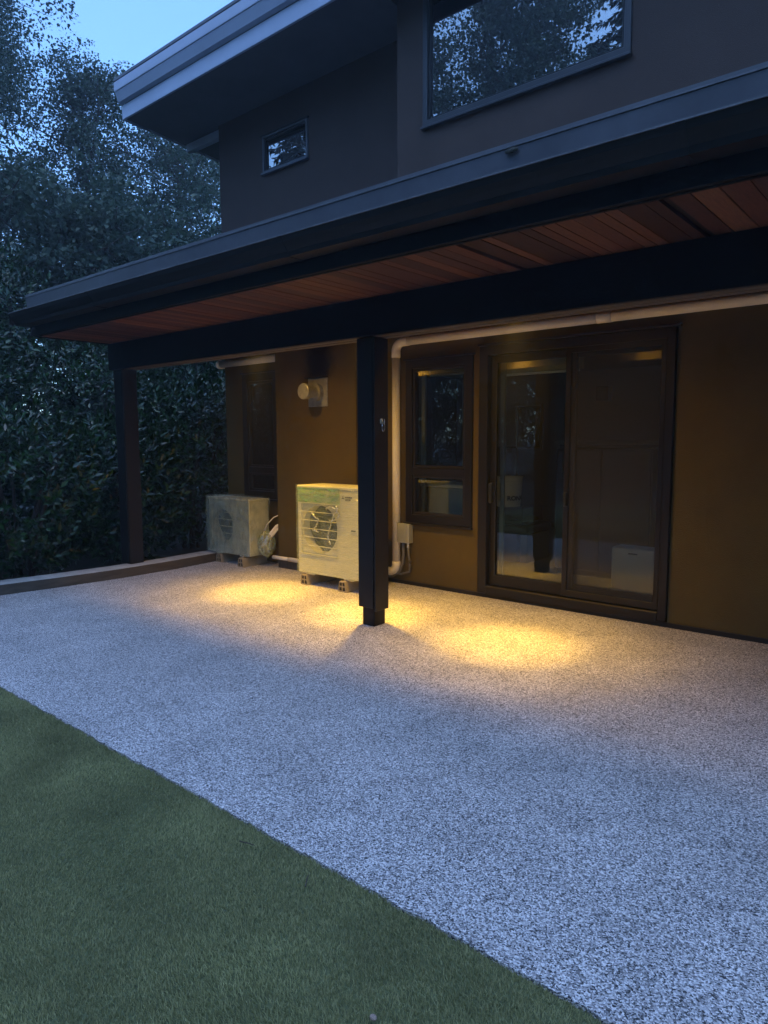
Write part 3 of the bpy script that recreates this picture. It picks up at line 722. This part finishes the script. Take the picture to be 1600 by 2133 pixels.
def crumpled_sheet(nx, nz, w, h, amp, seed):
    rg = np.random.default_rng(seed); gx, gz = np.meshgrid(np.linspace(0, 1, nx), np.linspace(0, 1, nz), indexing='ij')
    y = np.zeros_like(gx)
    for k in range(16):
        fx, fz, p = rg.uniform(1, 14), rg.uniform(3, 30), rg.uniform(0, 6.28)
        y += np.sin(gx*fx*2 + gz*fz + p)/(1+.12*(fx+fz))
    y = y/np.abs(y).max()*amp
    return gx*w, y, gz*h
def film_shell(name, parent, w, d, h, off, amp, seed, m, sides=('front', 'right', 'left', 'top'), zlo=0.0):
    """shrink film hugging the box, slightly crumpled"""
    V, Lp, base = [], [], 0
    def add(grid):
        nonlocal base
        X, Y, Zz = grid; nx, nz = X.shape
        V.append(np.stack([X.ravel(), Y.ravel(), Zz.ravel()], 1))
        i, j = np.meshgrid(np.arange(nx-1), np.arange(nz-1), indexing='ij'); q = (i*nz+j).ravel()
        Lp.append((np.stack([q, q+nz, q+nz+1, q+1], 1)+base).ravel()); base += nx*nz
    if 'front' in sides:
        a, y, c = crumpled_sheet(46, 46, w+2*off, h-zlo+off, amp, seed); add((a-off, -off-np.abs(y)-.004, c+zlo))
    if 'right' in sides:
        a, y, c = crumpled_sheet(20, 46, d+2*off, h-zlo+off, amp, seed+1); add((w+off+np.abs(y)+.002, a-off, c+zlo))
    if 'left' in sides:
        a, y, c = crumpled_sheet(20, 46, d+2*off, h-zlo+off, amp, seed+2); add((-off-np.abs(y)-.013, a-off, c+zlo))
    if 'top' in sides:
        a, y, c = crumpled_sheet(40, 20, w+2*off, d+2*off, amp, seed+3); add((a-off, c-off, h+off+np.abs(y)+.002))
    o = raw_mesh(name, np.concatenate(V), 4, np.concatenate(Lp), m, parent, smooth=True)
    return o

ac1 = heat_pump('heat_pump', 'tall cream heat pump unit with barred fan grille behind the centre post', -4.775, 4.42, .118, .80, .33, .818,
                7, (.050, .505, .185, .655), .222, True)
film_shell('stretch_film', ac1, .80, .33, .818, .006, .007, 21, M['film'], ('front', 'right', 'left'))
tp_ = film_shell('film_band', ac1, .52, .33, .125, .012, .006, 33, M['tape'], ('front',)); tp_.location = (.03, -.002, .665)
# loose film rope hanging over the grille
rg_ = random.Random(4)
rope = MB()
for pts in ([(.52, .70), (.545, .66), (.50, .61), (.46, .53), (.43, .47), (.415, .41), (.435, .36), (.46, .345)],
            [(.20, .62), (.25, .58), (.30, .555), (.265, .49), (.215, .455), (.30, .44)],
            [(.40, .66), (.46, .685), (.53, .655), (.57, .60), (.50, .56), (.44, .555)]):
    rope.tube([(a_ + rg_.uniform(-.008, .008), -.022 - rg_.uniform(0, .012), b_-.04) for a_, b_ in pts], [.008*rg_.uniform(.5, 1.2) for _ in pts], 6)
rope.build('film_rope', veil('film_rope', (.66, .72, .50), .62, rough=.12, gloss=.55, bump=.8, bscale=60), ac1, smooth=True)

ac2 = heat_pump('heat_pump', 'small heat pump unit wrapped in crinkled clear film near the far window', -6.50, 4.66, .115, .715, .265, .61,
                7, (.05, .42, .07, .53), .18, False)
film_shell('stretch_film', ac2, .715, .265, .61, .008, .014, 51, M['film2'])
film_shell('stretch_film', ac2, .715, .265, .61, .016, .016, 71, M['film2'], ('front', 'left'))
def crumple_ball(name, parent, c, r3, seed, m):
    bm = bmesh.new(); bmesh.ops.create_icosphere(bm, subdivisions=4, radius=1); rnd = random.Random(seed)
    ks = [(Vector((rnd.uniform(-1, 1), rnd.uniform(-1, 1), rnd.uniform(-1, 1)))*rnd.uniform(3, 9), rnd.uniform(0, 6)) for _ in range(10)]
    for v_ in bm.verts:
        s_ = 1 + sum(abs(math.sin(v_.co.dot(k_)+p_)) for k_, p_ in ks)/10*.35 - .2
        v_.co = Vector((c[0]+v_.co.x*r3[0]*s_, c[1]+v_.co.y*r3[1]*s_, c[2]+v_.co.z*r3[2]*s_))
    me = bpy.data.meshes.new(name); bm.to_mesh(me); bm.free(); me.materials.append(m)
    o = bpy.data.objects.new(name, me); COL.objects.link(o); o.parent = parent; return o
crumple_ball('film_bundle', ac2, (.80, .16, .13), (.085, .10, .14), 3, veil('film_bundle', (.42, .50, .30), .6, rough=.2, gloss=.35, bump=.8, bscale=20))

# refrigerant lines of the small unit
t = tag(empty('refrigerant_lines', (-5.66, 4.86, .12)), 'pale insulated pipes curving from the small wrapped unit to the wall', 'pipe')
o0 = Vector((-5.66, 4.86, .12))
for dz, nm in ((0, 'pipe_bend'), (.035, 'pipe_bend')):
    MB().tube(lp([(-5.78, 4.82, .22+dz), (-5.70, 4.81, .25+dz), (-5.64, 4.83, .33+dz), (-5.61, 4.88, .40+dz), (-5.60, 4.95, .42+dz), (-5.60, 5.05, .42+dz)]), .018, 10).build(nm, M['pvc'], t, smooth=True)
MB().tube(lp([(-5.79, 4.85, .34), (-5.72, 4.84, .45), (-5.65, 4.88, .53), (-5.61, 4.96, .56), (-5.60, 5.05, .56)]), .006, 8).build('cable', M['pvc'], t, smooth=True)

# support blocks under the units
def support_block(x, y, ln, label):
    t = tag(empty('support_block', (x, y, 0)), label, 'support block', 'rubber blocks under the heat pumps')
    b = MB(); b.prism([(-.052, 0), (.052, 0), (.034, .098), (-.034, .098)], 'y', .012, ln); b.build('block', M['rubber'], t, .003)
    f = MB(); f.grid_wall([-.048, -.040, -.004, .004, .040, .048], [.002, .010, .044, .054, .086, .095], lambda i, j: not (i in (1, 3) and j in (1, 3)), 0, .0115)
    for k, p in enumerate(f.v):
        f.v[k] = (p[0]*(1 - .30*p[2]/.095), p[1], p[2])
    f.build('end_grid', M['rubber'], t)
    MB().box((-.035, .0105, .008), (.035, .0118, .088)).build('end_recess', M['black'], t)
    MB().tube([(0, .04, .0985), (0, .04, .118)], .010, 8).build('bolt', M['steel'], t)
    return t
support_block(-4.69, 4.405, .40, 'tan block under the left end of the tall cream unit')
support_block(-4.19, 4.395, .40, 'tan block under the tall cream unit, next to the centre post')
support_block(-5.885, 4.60, .34, 'tan block under the near right end of the small wrapped unit')
support_block(-6.325, 4.645, .32, 'tan block under the left end of the small wrapped unit beside the kerb')

# ---- things inside the room
def bucket(x, y, z):
    t = tag(empty('bucket', (x, y, z)), 'white plastic bucket with black lettering seen through the left door glass', 'bucket')
    n = 40; b = MB(); prof = [(.128, 0), (.132, .004), (.148, .225), (.153, .228), (.153, .238), (.149, .241), (.150, .262), (.155, .265), (.155, .275), (.151, .278), (.152, .30), (.157, .303), (.157, .325), (.152, .325), (.150, .30), (.128, .012)]
    for r_, zz in prof: b.v += [(math.cos(2*math.pi*i/n)*r_, math.sin(2*math.pi*i/n)*r_, zz) for i in range(n)]
    for k in range(len(prof)-1):
        for i in range(n):
            j = (i+1) % n; b.f.append((k*n+i, k*n+j, (k+1)*n+j, (k+1)*n+i)); b.mi.append(0)
    b.f.append(tuple(range(n))[::-1]); b.mi.append(0); e = (len(prof)-1)*n; b.f.append(tuple(e+i for i in range(n))); b.mi.append(0)
    b.build('pail', M['white_pl'], t)
    # lettering wrapped round the wall
    cu = text_mesh('lettering', 'RONA', .066, M['black'], t, (0, 0, 0), (0, 0, 0), .0006, .003)
    for v_ in cu.data.vertices:
        a_ = R(-64) + (v_.co.x)/.145; rad = .1425 + (v_.co.y+.075)*.068 + .002 + v_.co.z
        v_.co = (math.cos(a_)*rad, math.sin(a_)*rad, v_.co.y + .075)
    return t
bucket(-3.80, 6.62, .628)
# low table of boxes that carries the bucket
t = tag(empty('storage_boxes', (-3.9, 6.75, .046)), 'low stack of dark boxes and cloth under the white bucket', 'boxes')
MB().box((-.35, -.28, .30), (.42, .28, .40)).build('cloth_pile', M['cloth_dk'], t, .03, 3)
MB().box((-.36, -.20, .40), (.32, .26, .58)).build('dark_box', M['wood_dk'], t, .006)
crumple_ball('paper_scraps', t, (.22, -.05, .44), (.22, .16, .05), 9, M['cloth_dk'])
MB().box((-.36, -.27, .0), (.30, .26, .298)).build('carton', M['cardboard'], t, .004)
MB().box((-.34, -.2745, .05), (-.06, -.2712, .25)).build('carton_print', M['print'], t)
MB().box((.32, -.24, .0), (.40, .25, .296)).build('white_panel', M['jamb'], t, .004)
for i, (px_, pz_) in enumerate(((-.2, .43), (.05, .42), (.15, .45), (.28, .43))):
    pass
# dark block added in place of the post mirrored in the left glass
t = tag(empty('reflection_block', (-2.62, 6.5, .046)), 'tall dark block added indoors in place of the post mirrored in the door glass', 'reflection_block')
MB().box((-.42, -.28, .05), (.5, .30, 1.22)).build('block_body', M['wood_dk'], t, .006)
MB().box((-.41, -.30, .06), (.03, -.283, 1.2)).build('block_front', M['wood_dk'], t, .004)
MB().box((.04, -.30, .06), (.49, -.283, 1.2)).build('block_front', M['wood_dk'], t, .004)
MB().box((-.40, -.26, 0), (.48, .28, .049)).build('block_foot', M['black'], t, .003)
# white counter edge and a chair back deeper in
t = tag(empty('counter', (-3.0, 8.2, .046)), 'pale counter top at the back of the dark room', 'counter')
MB().box((-.9, -.3, 1.24), (1.9, .3, 1.29)).build('worktop', M['jamb'], t, .005)
MB().box((-.85, -.26, 0), (1.85, .28, 1.239)).build('base_unit', M['wood_dk'], t, .005)
t = tag(empty('office_chair', (-4.35, 7.3, .046)), 'dark rounded chair back in the room behind the white bucket', 'chair')
bm_ = MB().box((-.27, -.05, .78), (.27, .05, 1.22)); bm_.build('backrest', M['cloth_dk'], t, .045, 4)
MB().box((-.25, -.42, .44), (.25, .08, .54)).build('seat', M['cloth_dk'], t, .03, 3)
MB().tube([(0, 0, .05), (0, -.1, .44)], .03, 10).build('column', M['black'], t)
for k in range(5):
    a_ = k*2*math.pi/5; MB().tube([(0, 0, .06), (math.cos(a_)*.28, math.sin(a_)*.28, .03)], .018, 8).build('leg', M['black'], t)
# air purifier behind right glass
t = tag(empty('air_purifier', (-1.955, 5.42, .046)), 'white perforated air purifier standing inside behind the right door glass', 'air purifier')
MB().box((-.165, -.09, .0), (.175, .10, .455)).build('housing', M['white_pl'], t, .018, 3)
MB().box((-.03, -.0945, .405), (.045, -.0905, .418)).build('grip_slot', M['black'], t, .002)
dots = MB()
for i in range(22):
    for j in range(24):
        xx = -.145 + i*.0138 + (j % 2)*.0069; zz = .04 + j*.0142; o = len(dots.v)
        dots.v += [(xx-.003, -.0912, zz), (xx, -.0912, zz-.003), (xx+.003, -.0912, zz), (xx, -.0912, zz+.003)]; dots.f.append((o, o+1, o+2, o+3)); dots.mi.append(0)
tag(dots.build('perforations', M['box_grey'], t), kind='stuff')
# clear bin behind the lower pane of the narrow window
t = tag(empty('storage_bin', (-3.72, 5.45, .046)), 'pale storage bin seen through the lower pane of the narrow window', 'storage bin')
MB().prism([(-.22, 0), (.22, 0), (.25, .86), (-.25, .86)], 'y', -.15, .15).build('tub', M['bin'], t, .02, 3)
MB().box((-.27, -.17, .861), (.27, .17, .895)).build('lid', M['white_pl'], t, .01, 2)
# small box stand-in of wall speaker at back
t = tag(empty('wall_speaker', (-3.9, 9.38, 1.98)), 'small black box mounted high on the back wall of the room', 'speaker')
MB().box((-.09, -.08, -.10), (.09, .055, .10)).build('case', M['black'], t, .006)
MB().tube([(0, -.081, -.03), (0, -.086, -.03)], .055, 18).build('cone', M['ac_dark'], t)

# ================================================================== VEGETATION
def leaf_quads(P, D, N, ln, wd, fold=.25):
    """kite-shaped folded leaves: base P, direction D, normal N (arrays)"""
    S = np.cross(D, N); S /= np.linalg.norm(S, axis=1, keepdims=True)+1e-9
    N2 = np.cross(S, D)
    n = len(P); ln = ln[:, None]; wd = wd[:, None]
    v = np.zeros((n, 4, 3), np.float32)
    v[:, 0] = P; v[:, 1] = P + D*ln*.45 + S*wd + N2*wd*fold; v[:, 2] = P + D*ln - N2*ln*.10; v[:, 3] = P + D*ln*.45 - S*wd + N2*wd*fold
    base = (np.arange(n)*4)[:, None]
    return v.reshape(-1, 3), (base + np.array([0, 1, 2, 0, 2, 3])[None]).ravel()
def unit(a): return a/(np.linalg.norm(a, axis=1, keepdims=True)+1e-9)

def laurel(label, x, y, rx, ry, h, n_shoots, seed, z0=0.0, leaf=.085):
    rg = np.random.default_rng(seed)
    t = tag(empty('laurel_shrub', (x, y, z0-.05)), label, 'shrub', 'laurel shrubs along the kerb')
    st = MB(); rnd = random.Random(seed)
    for k in range(7):
        a_ = rnd.uniform(0, 6.28); q = rnd.uniform(.3, .75)
        pts = [(math.cos(a_)*.1, math.sin(a_)*.1, 0)]
        for s_ in (.3, .6, .9):
            pts.append((math.cos(a_)*rx*q*s_ + rnd.uniform(-.06, .06), math.sin(a_)*ry*q*s_ + rnd.uniform(-.06, .06), h*s_*.95))
        st.tube(pts, [.028, .022, .016, .008], 6)
    st.build('stem', M['bark'], t)
    # shoots on a lumpy shell, leaves spiral up each shoot
    lump = rg.normal(size=(14, 3)); lump = unit(lump)
    u_ = unit(rg.normal(size=(n_shoots, 3))); u_[:, 2] += .12; u_ = unit(u_)
    rad = .62 + .38*rg.random(n_shoots)**.5
    bumpv = np.max(u_ @ lump.T, axis=1); rad = rad*(.74 + .30*bumpv)
    C = np.stack([u_[:, 0]*rx*rad, u_[:, 1]*ry*rad, h*(.50 + .50*u_[:, 2]*rad)], 1); C[:, 2] = np.clip(C[:, 2], .06, None)
    ax = unit(u_*np.array([1, 1, .5]) + np.array([0, 0, .75]) + rg.normal(0, .32, (n_shoots, 3)))
    per = 11; ln_s = rg.uniform(.12, .30, n_shoots)
    k = np.arange(per)/(per-1)
    P = (C[:, None, :] + ax[:, None, :]*(ln_s[:, None, None]*k[None, :, None])).reshape(-1, 3)
    A = np.repeat(ax, per, 0); ph = np.tile(np.arange(per)*2.4, n_shoots) + np.repeat(rg.uniform(0, 6.28, n_shoots), per)
    e1 = unit(np.cross(A, np.array([.3, .5, .81]))); e2 = np.cross(A, e1)
    out_ = e1*np.cos(ph)[:, None] + e2*np.sin(ph)[:, None]
    tip = np.tile(k, n_shoots)[:, None]
    D = unit(out_*(1.0-.45*tip) + A*(.35 + .8*tip) + rg.normal(0, .18, P.shape))
    N = unit(A - D*np.sum(A*D, 1, keepdims=True) + rg.normal(0, .15, P.shape))
    s_ = rg.uniform(.7, 1.25, len(P))*leaf
    v, lp_ = leaf_quads(P, D, N, s_, s_*.21)
    raw_mesh('foliage', v, 3, lp_, M['laurel'], t)
    return t

def broad_tree(label, x, y, h, cr, seed, trunk_r=.16, base_h=.25, clusters=620, per=46, leaf=.11, spread=.34, lean=(0, 0), group='broad-leaved trees beyond the hedge', z0=-.05, crown_z=(.3, 1.0)):
    rnd = random.Random(seed); rg = np.random.default_rng(seed)
    t = tag(empty('broadleaf_tree', (x, y, z0)), label, 'tree', group)
    m = MB(); tips = []
    top = Vector((lean[0], lean[1], h*.93)); n = 9; tr = []
    for i in range(n+1):
        s_ = i/n; tr.append(Vector((top.x*s_**1.4 + rnd.uniform(-.05, .05)*h*.12*s_, top.y*s_**1.4 + rnd.uniform(-.05, .05)*h*.12*s_, top.z*s_)))
    m.tube(tr, [trunk_r*(1-.88*i/n)*(1.35 if i == 0 else 1) for i in range(n+1)], 9)
    nb = 26
    for b in range(nb):
        s_ = base_h + (1-base_h)*(b+.5)/nb; i = min(n-1, int(s_*n)); p0 = tr[i].lerp(tr[i+1], s_*n-i)
        a_ = b*2.4 + rnd.uniform(-.4, .4); prof = math.sin(math.pi*min(1, max(.12, (s_-base_h*.6)/(1.06-base_h*.6))))**.7
        L_ = cr*prof*rnd.uniform(.7, 1.1); up = .25 + .7*s_
        pts = [p0]; d = Vector((math.cos(a_), math.sin(a_), up*.8)).normalized()
        for q in range(4):
            d = (d + Vector((rnd.uniform(-.25, .25), rnd.uniform(-.25, .25), rnd.uniform(-.12, .2)))).normalized()
            pts.append(pts[-1] + d*L_/4)
        r0 = trunk_r*(1-.85*s_)*.5+.012
        m.tube(pts, [r0, r0*.75, r0*.5, r0*.32, .006], 6)
        for q in range(1, 5):
            w_ = q/4
            for _ in range(3):
                e = pts[q] + Vector((rnd.gauss(0, 1), rnd.gauss(0, 1), rnd.gauss(.2, .8)))*L_*.26
                m.tube([pts[q], pts[q].lerp(e, .5) + Vector((0, 0, .05)), e], [.012, .008, .003], 4, cap=False)
                tips.append((e, w_)); tips.append((pts[q].lerp(e, .55), w_))
    m.build('trunk', M['bark'], t)
    C = np.array([tuple(e) for e, _ in tips])
    idx = rg.integers(0, len(C), clusters); C = C[idx] + rg.normal(0, cr*.10, (clusters, 3))
    cnt = rg.poisson(per, clusters); rep = np.repeat(np.arange(clusters), cnt); nL = len(rep)
    sz = rg.uniform(.6, 1.3, clusters)*spread
    off = rg.normal(0, 1, (nL, 3)); off *= (rg.random(nL)**.4/ (np.linalg.norm(off, axis=1)+1e-6))[:, None]*np.array([1, 1, .62])
    P = C[rep] + off*sz[rep][:, None]
    D = unit(off*np.array([1, 1, .5]) + rg.normal(0, .7, (nL, 3)) + np.array([0, 0, -.25])); N = unit(np.array([0, 0, 1.0]) + rg.normal(0, .6, (nL, 3)))
    s_ = rg.uniform(.6, 1.25, nL)*leaf
    v, lp_ = leaf_quads(P, D, N, s_, s_*.34)
    raw_mesh('crown', v, 3, lp_, M['treeleaf'], t)
    return t

def conifer(label, x, y, h, r, seed, z0=-.05):
    rnd = random.Random(seed); rg = np.random.default_rng(seed)
    t = tag(empty('conifer_tree', (x, y, z0)), label, 'tree', 'conifers across the garden')
    m = MB(); m.tube([(0, 0, 0), (0, 0, h*.5), (0, 0, h)], [h*.018, h*.011, .015], 9)
    P, D, N, S = [], [], [], []
    lv = int(h*2.6)
    for i in range(lv):
        s_ = .1 + .9*i/lv; z = h*s_; L_ = r*(1-s_)**.8*rnd.uniform(.75, 1.15) + .15
        for k in range(6):
            a_ = k*1.047 + i*.7 + rnd.uniform(-.3, .3); droop = .10 + .35*(1-s_)
            pts = [Vector((math.cos(a_)*L_*q, math.sin(a_)*L_*q, z + .12*q*L_*.4 - droop*L_*q*q)) for q in (0, .35, .7, 1)]
            m.tube(pts, [.022, .016, .01, .003], 4, cap=False)
            nn = int(70*L_/r)+16
            for _ in range(nn):
                q = rnd.uniform(.12, 1); j = min(2, int(q*3)); pp = pts[j].lerp(pts[j+1], q*3-j if j < 3 else 1)
                side = Vector((-math.sin(a_), math.cos(a_), 0))*rnd.choice((-1, 1)); fw_ = Vector((math.cos(a_), math.sin(a_), -.1))
                P.append(tuple(pp)); D.append(tuple((side*rnd.uniform(.3, 1) + fw_*rnd.uniform(.2, .9) + Vector((0, 0, rnd.uniform(-.55, .1)))).normalized())); N.append((rnd.gauss(0, .4), rnd.gauss(0, .4), 1)); S.append(rnd.uniform(.22, .45)*(.4 + .6*(1-q)+.25))
    m.build('trunk', M['bark'], t)
    S = np.array(S); v, lp_ = leaf_quads(np.array(P), unit(np.array(D)), unit(np.array(N)), S, S*.16)
    raw_mesh('crown', v, 3, lp_, M['needle'], t)
    return t

# laurels: low front row left of the far post, tall row behind, tall row towards the house side
laurel('low laurel shrub at the left edge beside the kerb', -7.35, 1.75, .85, .85, 1.55, 700, 101)
laurel('rounded low laurel shrub just left of the far post', -7.45, 3.0, .85, .80, 1.62, 760, 102)
laurel('laurel shrub directly behind the far post', -7.65, 4.15, .85, .75, 1.50, 700, 103)
laurel('laurel shrub between the far post and the house corner', -7.75, 5.25, .85, .80, 2.05, 800, 104)
laurel('laurel shrub against the side of the house behind the small wrapped unit', -7.75, 6.55, .75, .85, 2.3, 760, 105)
laurel('tall laurel under the left end of the porch gutter', -9.0, 2.6, 1.15, 1.1, 3.05, 1000, 106)
laurel('tall laurel behind the far post seen below the porch roof', -9.1, 4.5, 1.15, 1.15, 2.75, 1000, 107)
laurel('tall laurel rising behind the gap between post and house', -9.2, 6.6, 1.2, 1.2, 3.1, 1000, 108)
laurel('tallest laurel with pale upright shoots above the gutter end', -9.9, 3.6, 1.1, 1.1, 3.95, 1000, 109)
laurel('laurel filling the gap under the gutter end, behind the tall one', -10.9, 1.9, 1.2, 1.2, 3.7, 900, 111)
laurel('laurel deep behind the far post under the beam', -10.7, 5.5, 1.2, 1.3, 3.7, 900, 112)
laurel('laurel shrub at the far left edge under the trees', -9.3, .9, 1.1, 1.1, 2.9, 900, 110)

# trees beyond the hedge
broad_tree('tallest leafy tree at the left edge filling the corner beside the sky', -15.2, 4.95, 17.0, 2.9, 201, .22, .15, 2100, 82, .068, .50)
broad_tree('leafy tree whose crown tops out in front of the open sky', -13.9, 7.25, 8.9, 2.0, 202, .13, .3, 480, 84, .064, .36)
broad_tree('broad tree under the corner of the upper roof', -13.4, 9.1, 8.1, 2.4, 203, .13, .25, 540, 80, .066, .36)
broad_tree('low bushy tree behind the laurels at the left edge', -11.6, 3.6, 5.8, 2.0, 204, .12, .1, 560, 46, .10, .38)
broad_tree('low bushy tree rising behind the end of the porch roof', -11.8, 6.2, 5.4, 2.0, 205, .12, .1, 560, 46, .10, .38)
broad_tree('low leafy tree next to the upper house corner', -11.2, 8.0, 5.3, 1.8, 206, .11, .1, 460, 44, .10, .36)
broad_tree('thin tree far behind at the upper house corner', -16.5, 13.0, 10.0, 2.4, 207, .14, .2, 300, 56, .09, .4)
broad_tree('tall dense tree standing behind the tallest tree at the left edge', -18.3, 6.5, 15.0, 1.9, 208, .2, .15, 800, 60, .085, .42)

# trees across the garden, seen mirrored in the upper windows
GR = 'broad-leaved trees mirrored in the upper windows'
# hedge across the garden, mirrored in the door and windows
def copy_tree(o, loc, rz, sc, label, group):
    c = o.copy(); COL.objects.link(c); c.location = loc; c.rotation_euler = (0, 0, rz); c.scale = sc; c['label'] = label; c['group'] = group
    for ch in o.children:
        d = ch.copy(); COL.objects.link(d); d.parent = c
    return c
HEDGE = [o for o in bpy.data.objects if o.parent is None and o.name.startswith('laurel_shrub')]
BUSHY = [o for o in bpy.data.objects if o.parent is None and o.name.startswith('broadleaf_tree')][3:6]
rh = random.Random(77)
for k in range(12):
    copy_tree(HEDGE[5 + k % 4], (-21 + k*2.6 + rh.uniform(-.2, .2), -11.5 + rh.uniform(-.5, .5), -.05), rh.uniform(0, 6.28), (1.6, 1.4, 1.25 + rh.uniform(-.1, .2)),
              'dark hedge shrub across the garden mirrored faintly in the door glass', 'hedge shrubs across the garden')
for k, (bx_, by_) in enumerate([(-26, -9), (-23, -13), (-19.5, -15), (-16, -16), (-12.5, -16.5), (-9, -17), (-5, -17), (-1, -16.5), (3.5, -16), (8, -13), (11.5, -8.5), (13, -3.5), (13, 2)]):  # tree ring added to block low sky light; right-hand ones stay unseen
    copy_tree(BUSHY[k % 3], (bx_, by_, -.05), rh.uniform(0, 6.28), (1.75, 1.75, 1.7 + rh.uniform(-.15, .3)),
              'dark bushy tree added around the garden to block low sky light', 'bushy trees added around the garden to block low sky light')
broad_tree('leafy tree mirrored in the left of the large upper window', -14.6, -9.6, 15.5, 3.0, 301, .2, .25, 620, 40, .13, .42, group=GR)
broad_tree('slim tree mirrored beside the bright gap in the large upper window', -13.4, -12.2, 17.5, 2.8, 302, .2, .3, 620, 40, .13, .42, group=GR)
broad_tree('dense tree mirrored in the middle of the large upper window', -11.2, -11.5, 17.0, 2.6, 303, .2, .2, 760, 44, .13, .45, group=GR)
broad_tree('tree mirrored in the small upper window', -21.0, -6.5, 14.0, 3.0, 304, .2, .2, 560, 40, .13, .42, group=GR)
conifer('drooping conifer mirrored in the small upper window', -18.6, -7.4, 15.5, 3.0, 403)
conifer('pointed conifer mirrored low in the large upper window', -10.3, -14.0, 14.8, 2.8, 401)
conifer('tall conifer mirrored at the right edge of the large upper window', -8.3, -12.5, 19.0, 3.2, 402)

# ---- small litter
def twig(x, y, a, label):
    dx, dy = math.cos(a)*.03, math.sin(a)*.03
    t = MB().tube([(-dx, -dy, 0), (dx*.2, dy*.2-.002, .003), (dx, dy, .0)], [.0022, .002, .001], 5).build('twig', M['kerbside']); t.location = (x, y, .006)
    return tag(t, label, 'twig', 'twigs on the lawn')
twig(-1.765, 1.379, .3, 'thin pale twig on the lawn, the one farther from the camera')
twig(-1.467, 1.371, 2.2, 'tiny twig on the lawn, the one nearer the camera')
pb = crumple_ball('pebble', None, (0, 0, 0), (.009, .007, .006), 5, mat('pebble_stone', (.30, .22, .18), .8, var=.2)); pb.location = (-.978, 1.117, .008)
tag(pb, 'pale pinkish pebble on the lawn at the bottom edge', 'pebble')
ms = crumple_ball('moss_clump', None, (0, 0, 0), (.035, .006, .012), 6, mat('moss', (.05, .05, .042), .95, var=.5, vscale=40, bump=1, bscale=90)); ms.location = (-1.67, 2.893, 2.655)
tag(ms, 'small grey moss clump hanging over the edge of the roof flashing', 'moss')

# ================================================================== HAZE
hz = MB().box((-60, -60, -1.2), (60, 60, 20.5)).build('haze', None)
hm = bpy.data.materials.new('dusk_haze'); hm.use_nodes = True; hn = hm.node_tree; hn.nodes.clear()
ho = hn.nodes.new('ShaderNodeOutputMaterial'); hv = hn.nodes.new('ShaderNodeVolumePrincipled')
hv.inputs['Color'].default_value = (.78, .88, 1.0, 1); hv.inputs['Density'].default_value = .0042; hv.inputs['Anisotropy'].default_value = .35
hn.links.new(hv.outputs[0], ho.inputs['Volume']); hz.data.materials.clear(); hz.data.materials.append(hm)
tag(hz, 'thin blue dusk haze in the garden air', 'haze', kind='stuff')
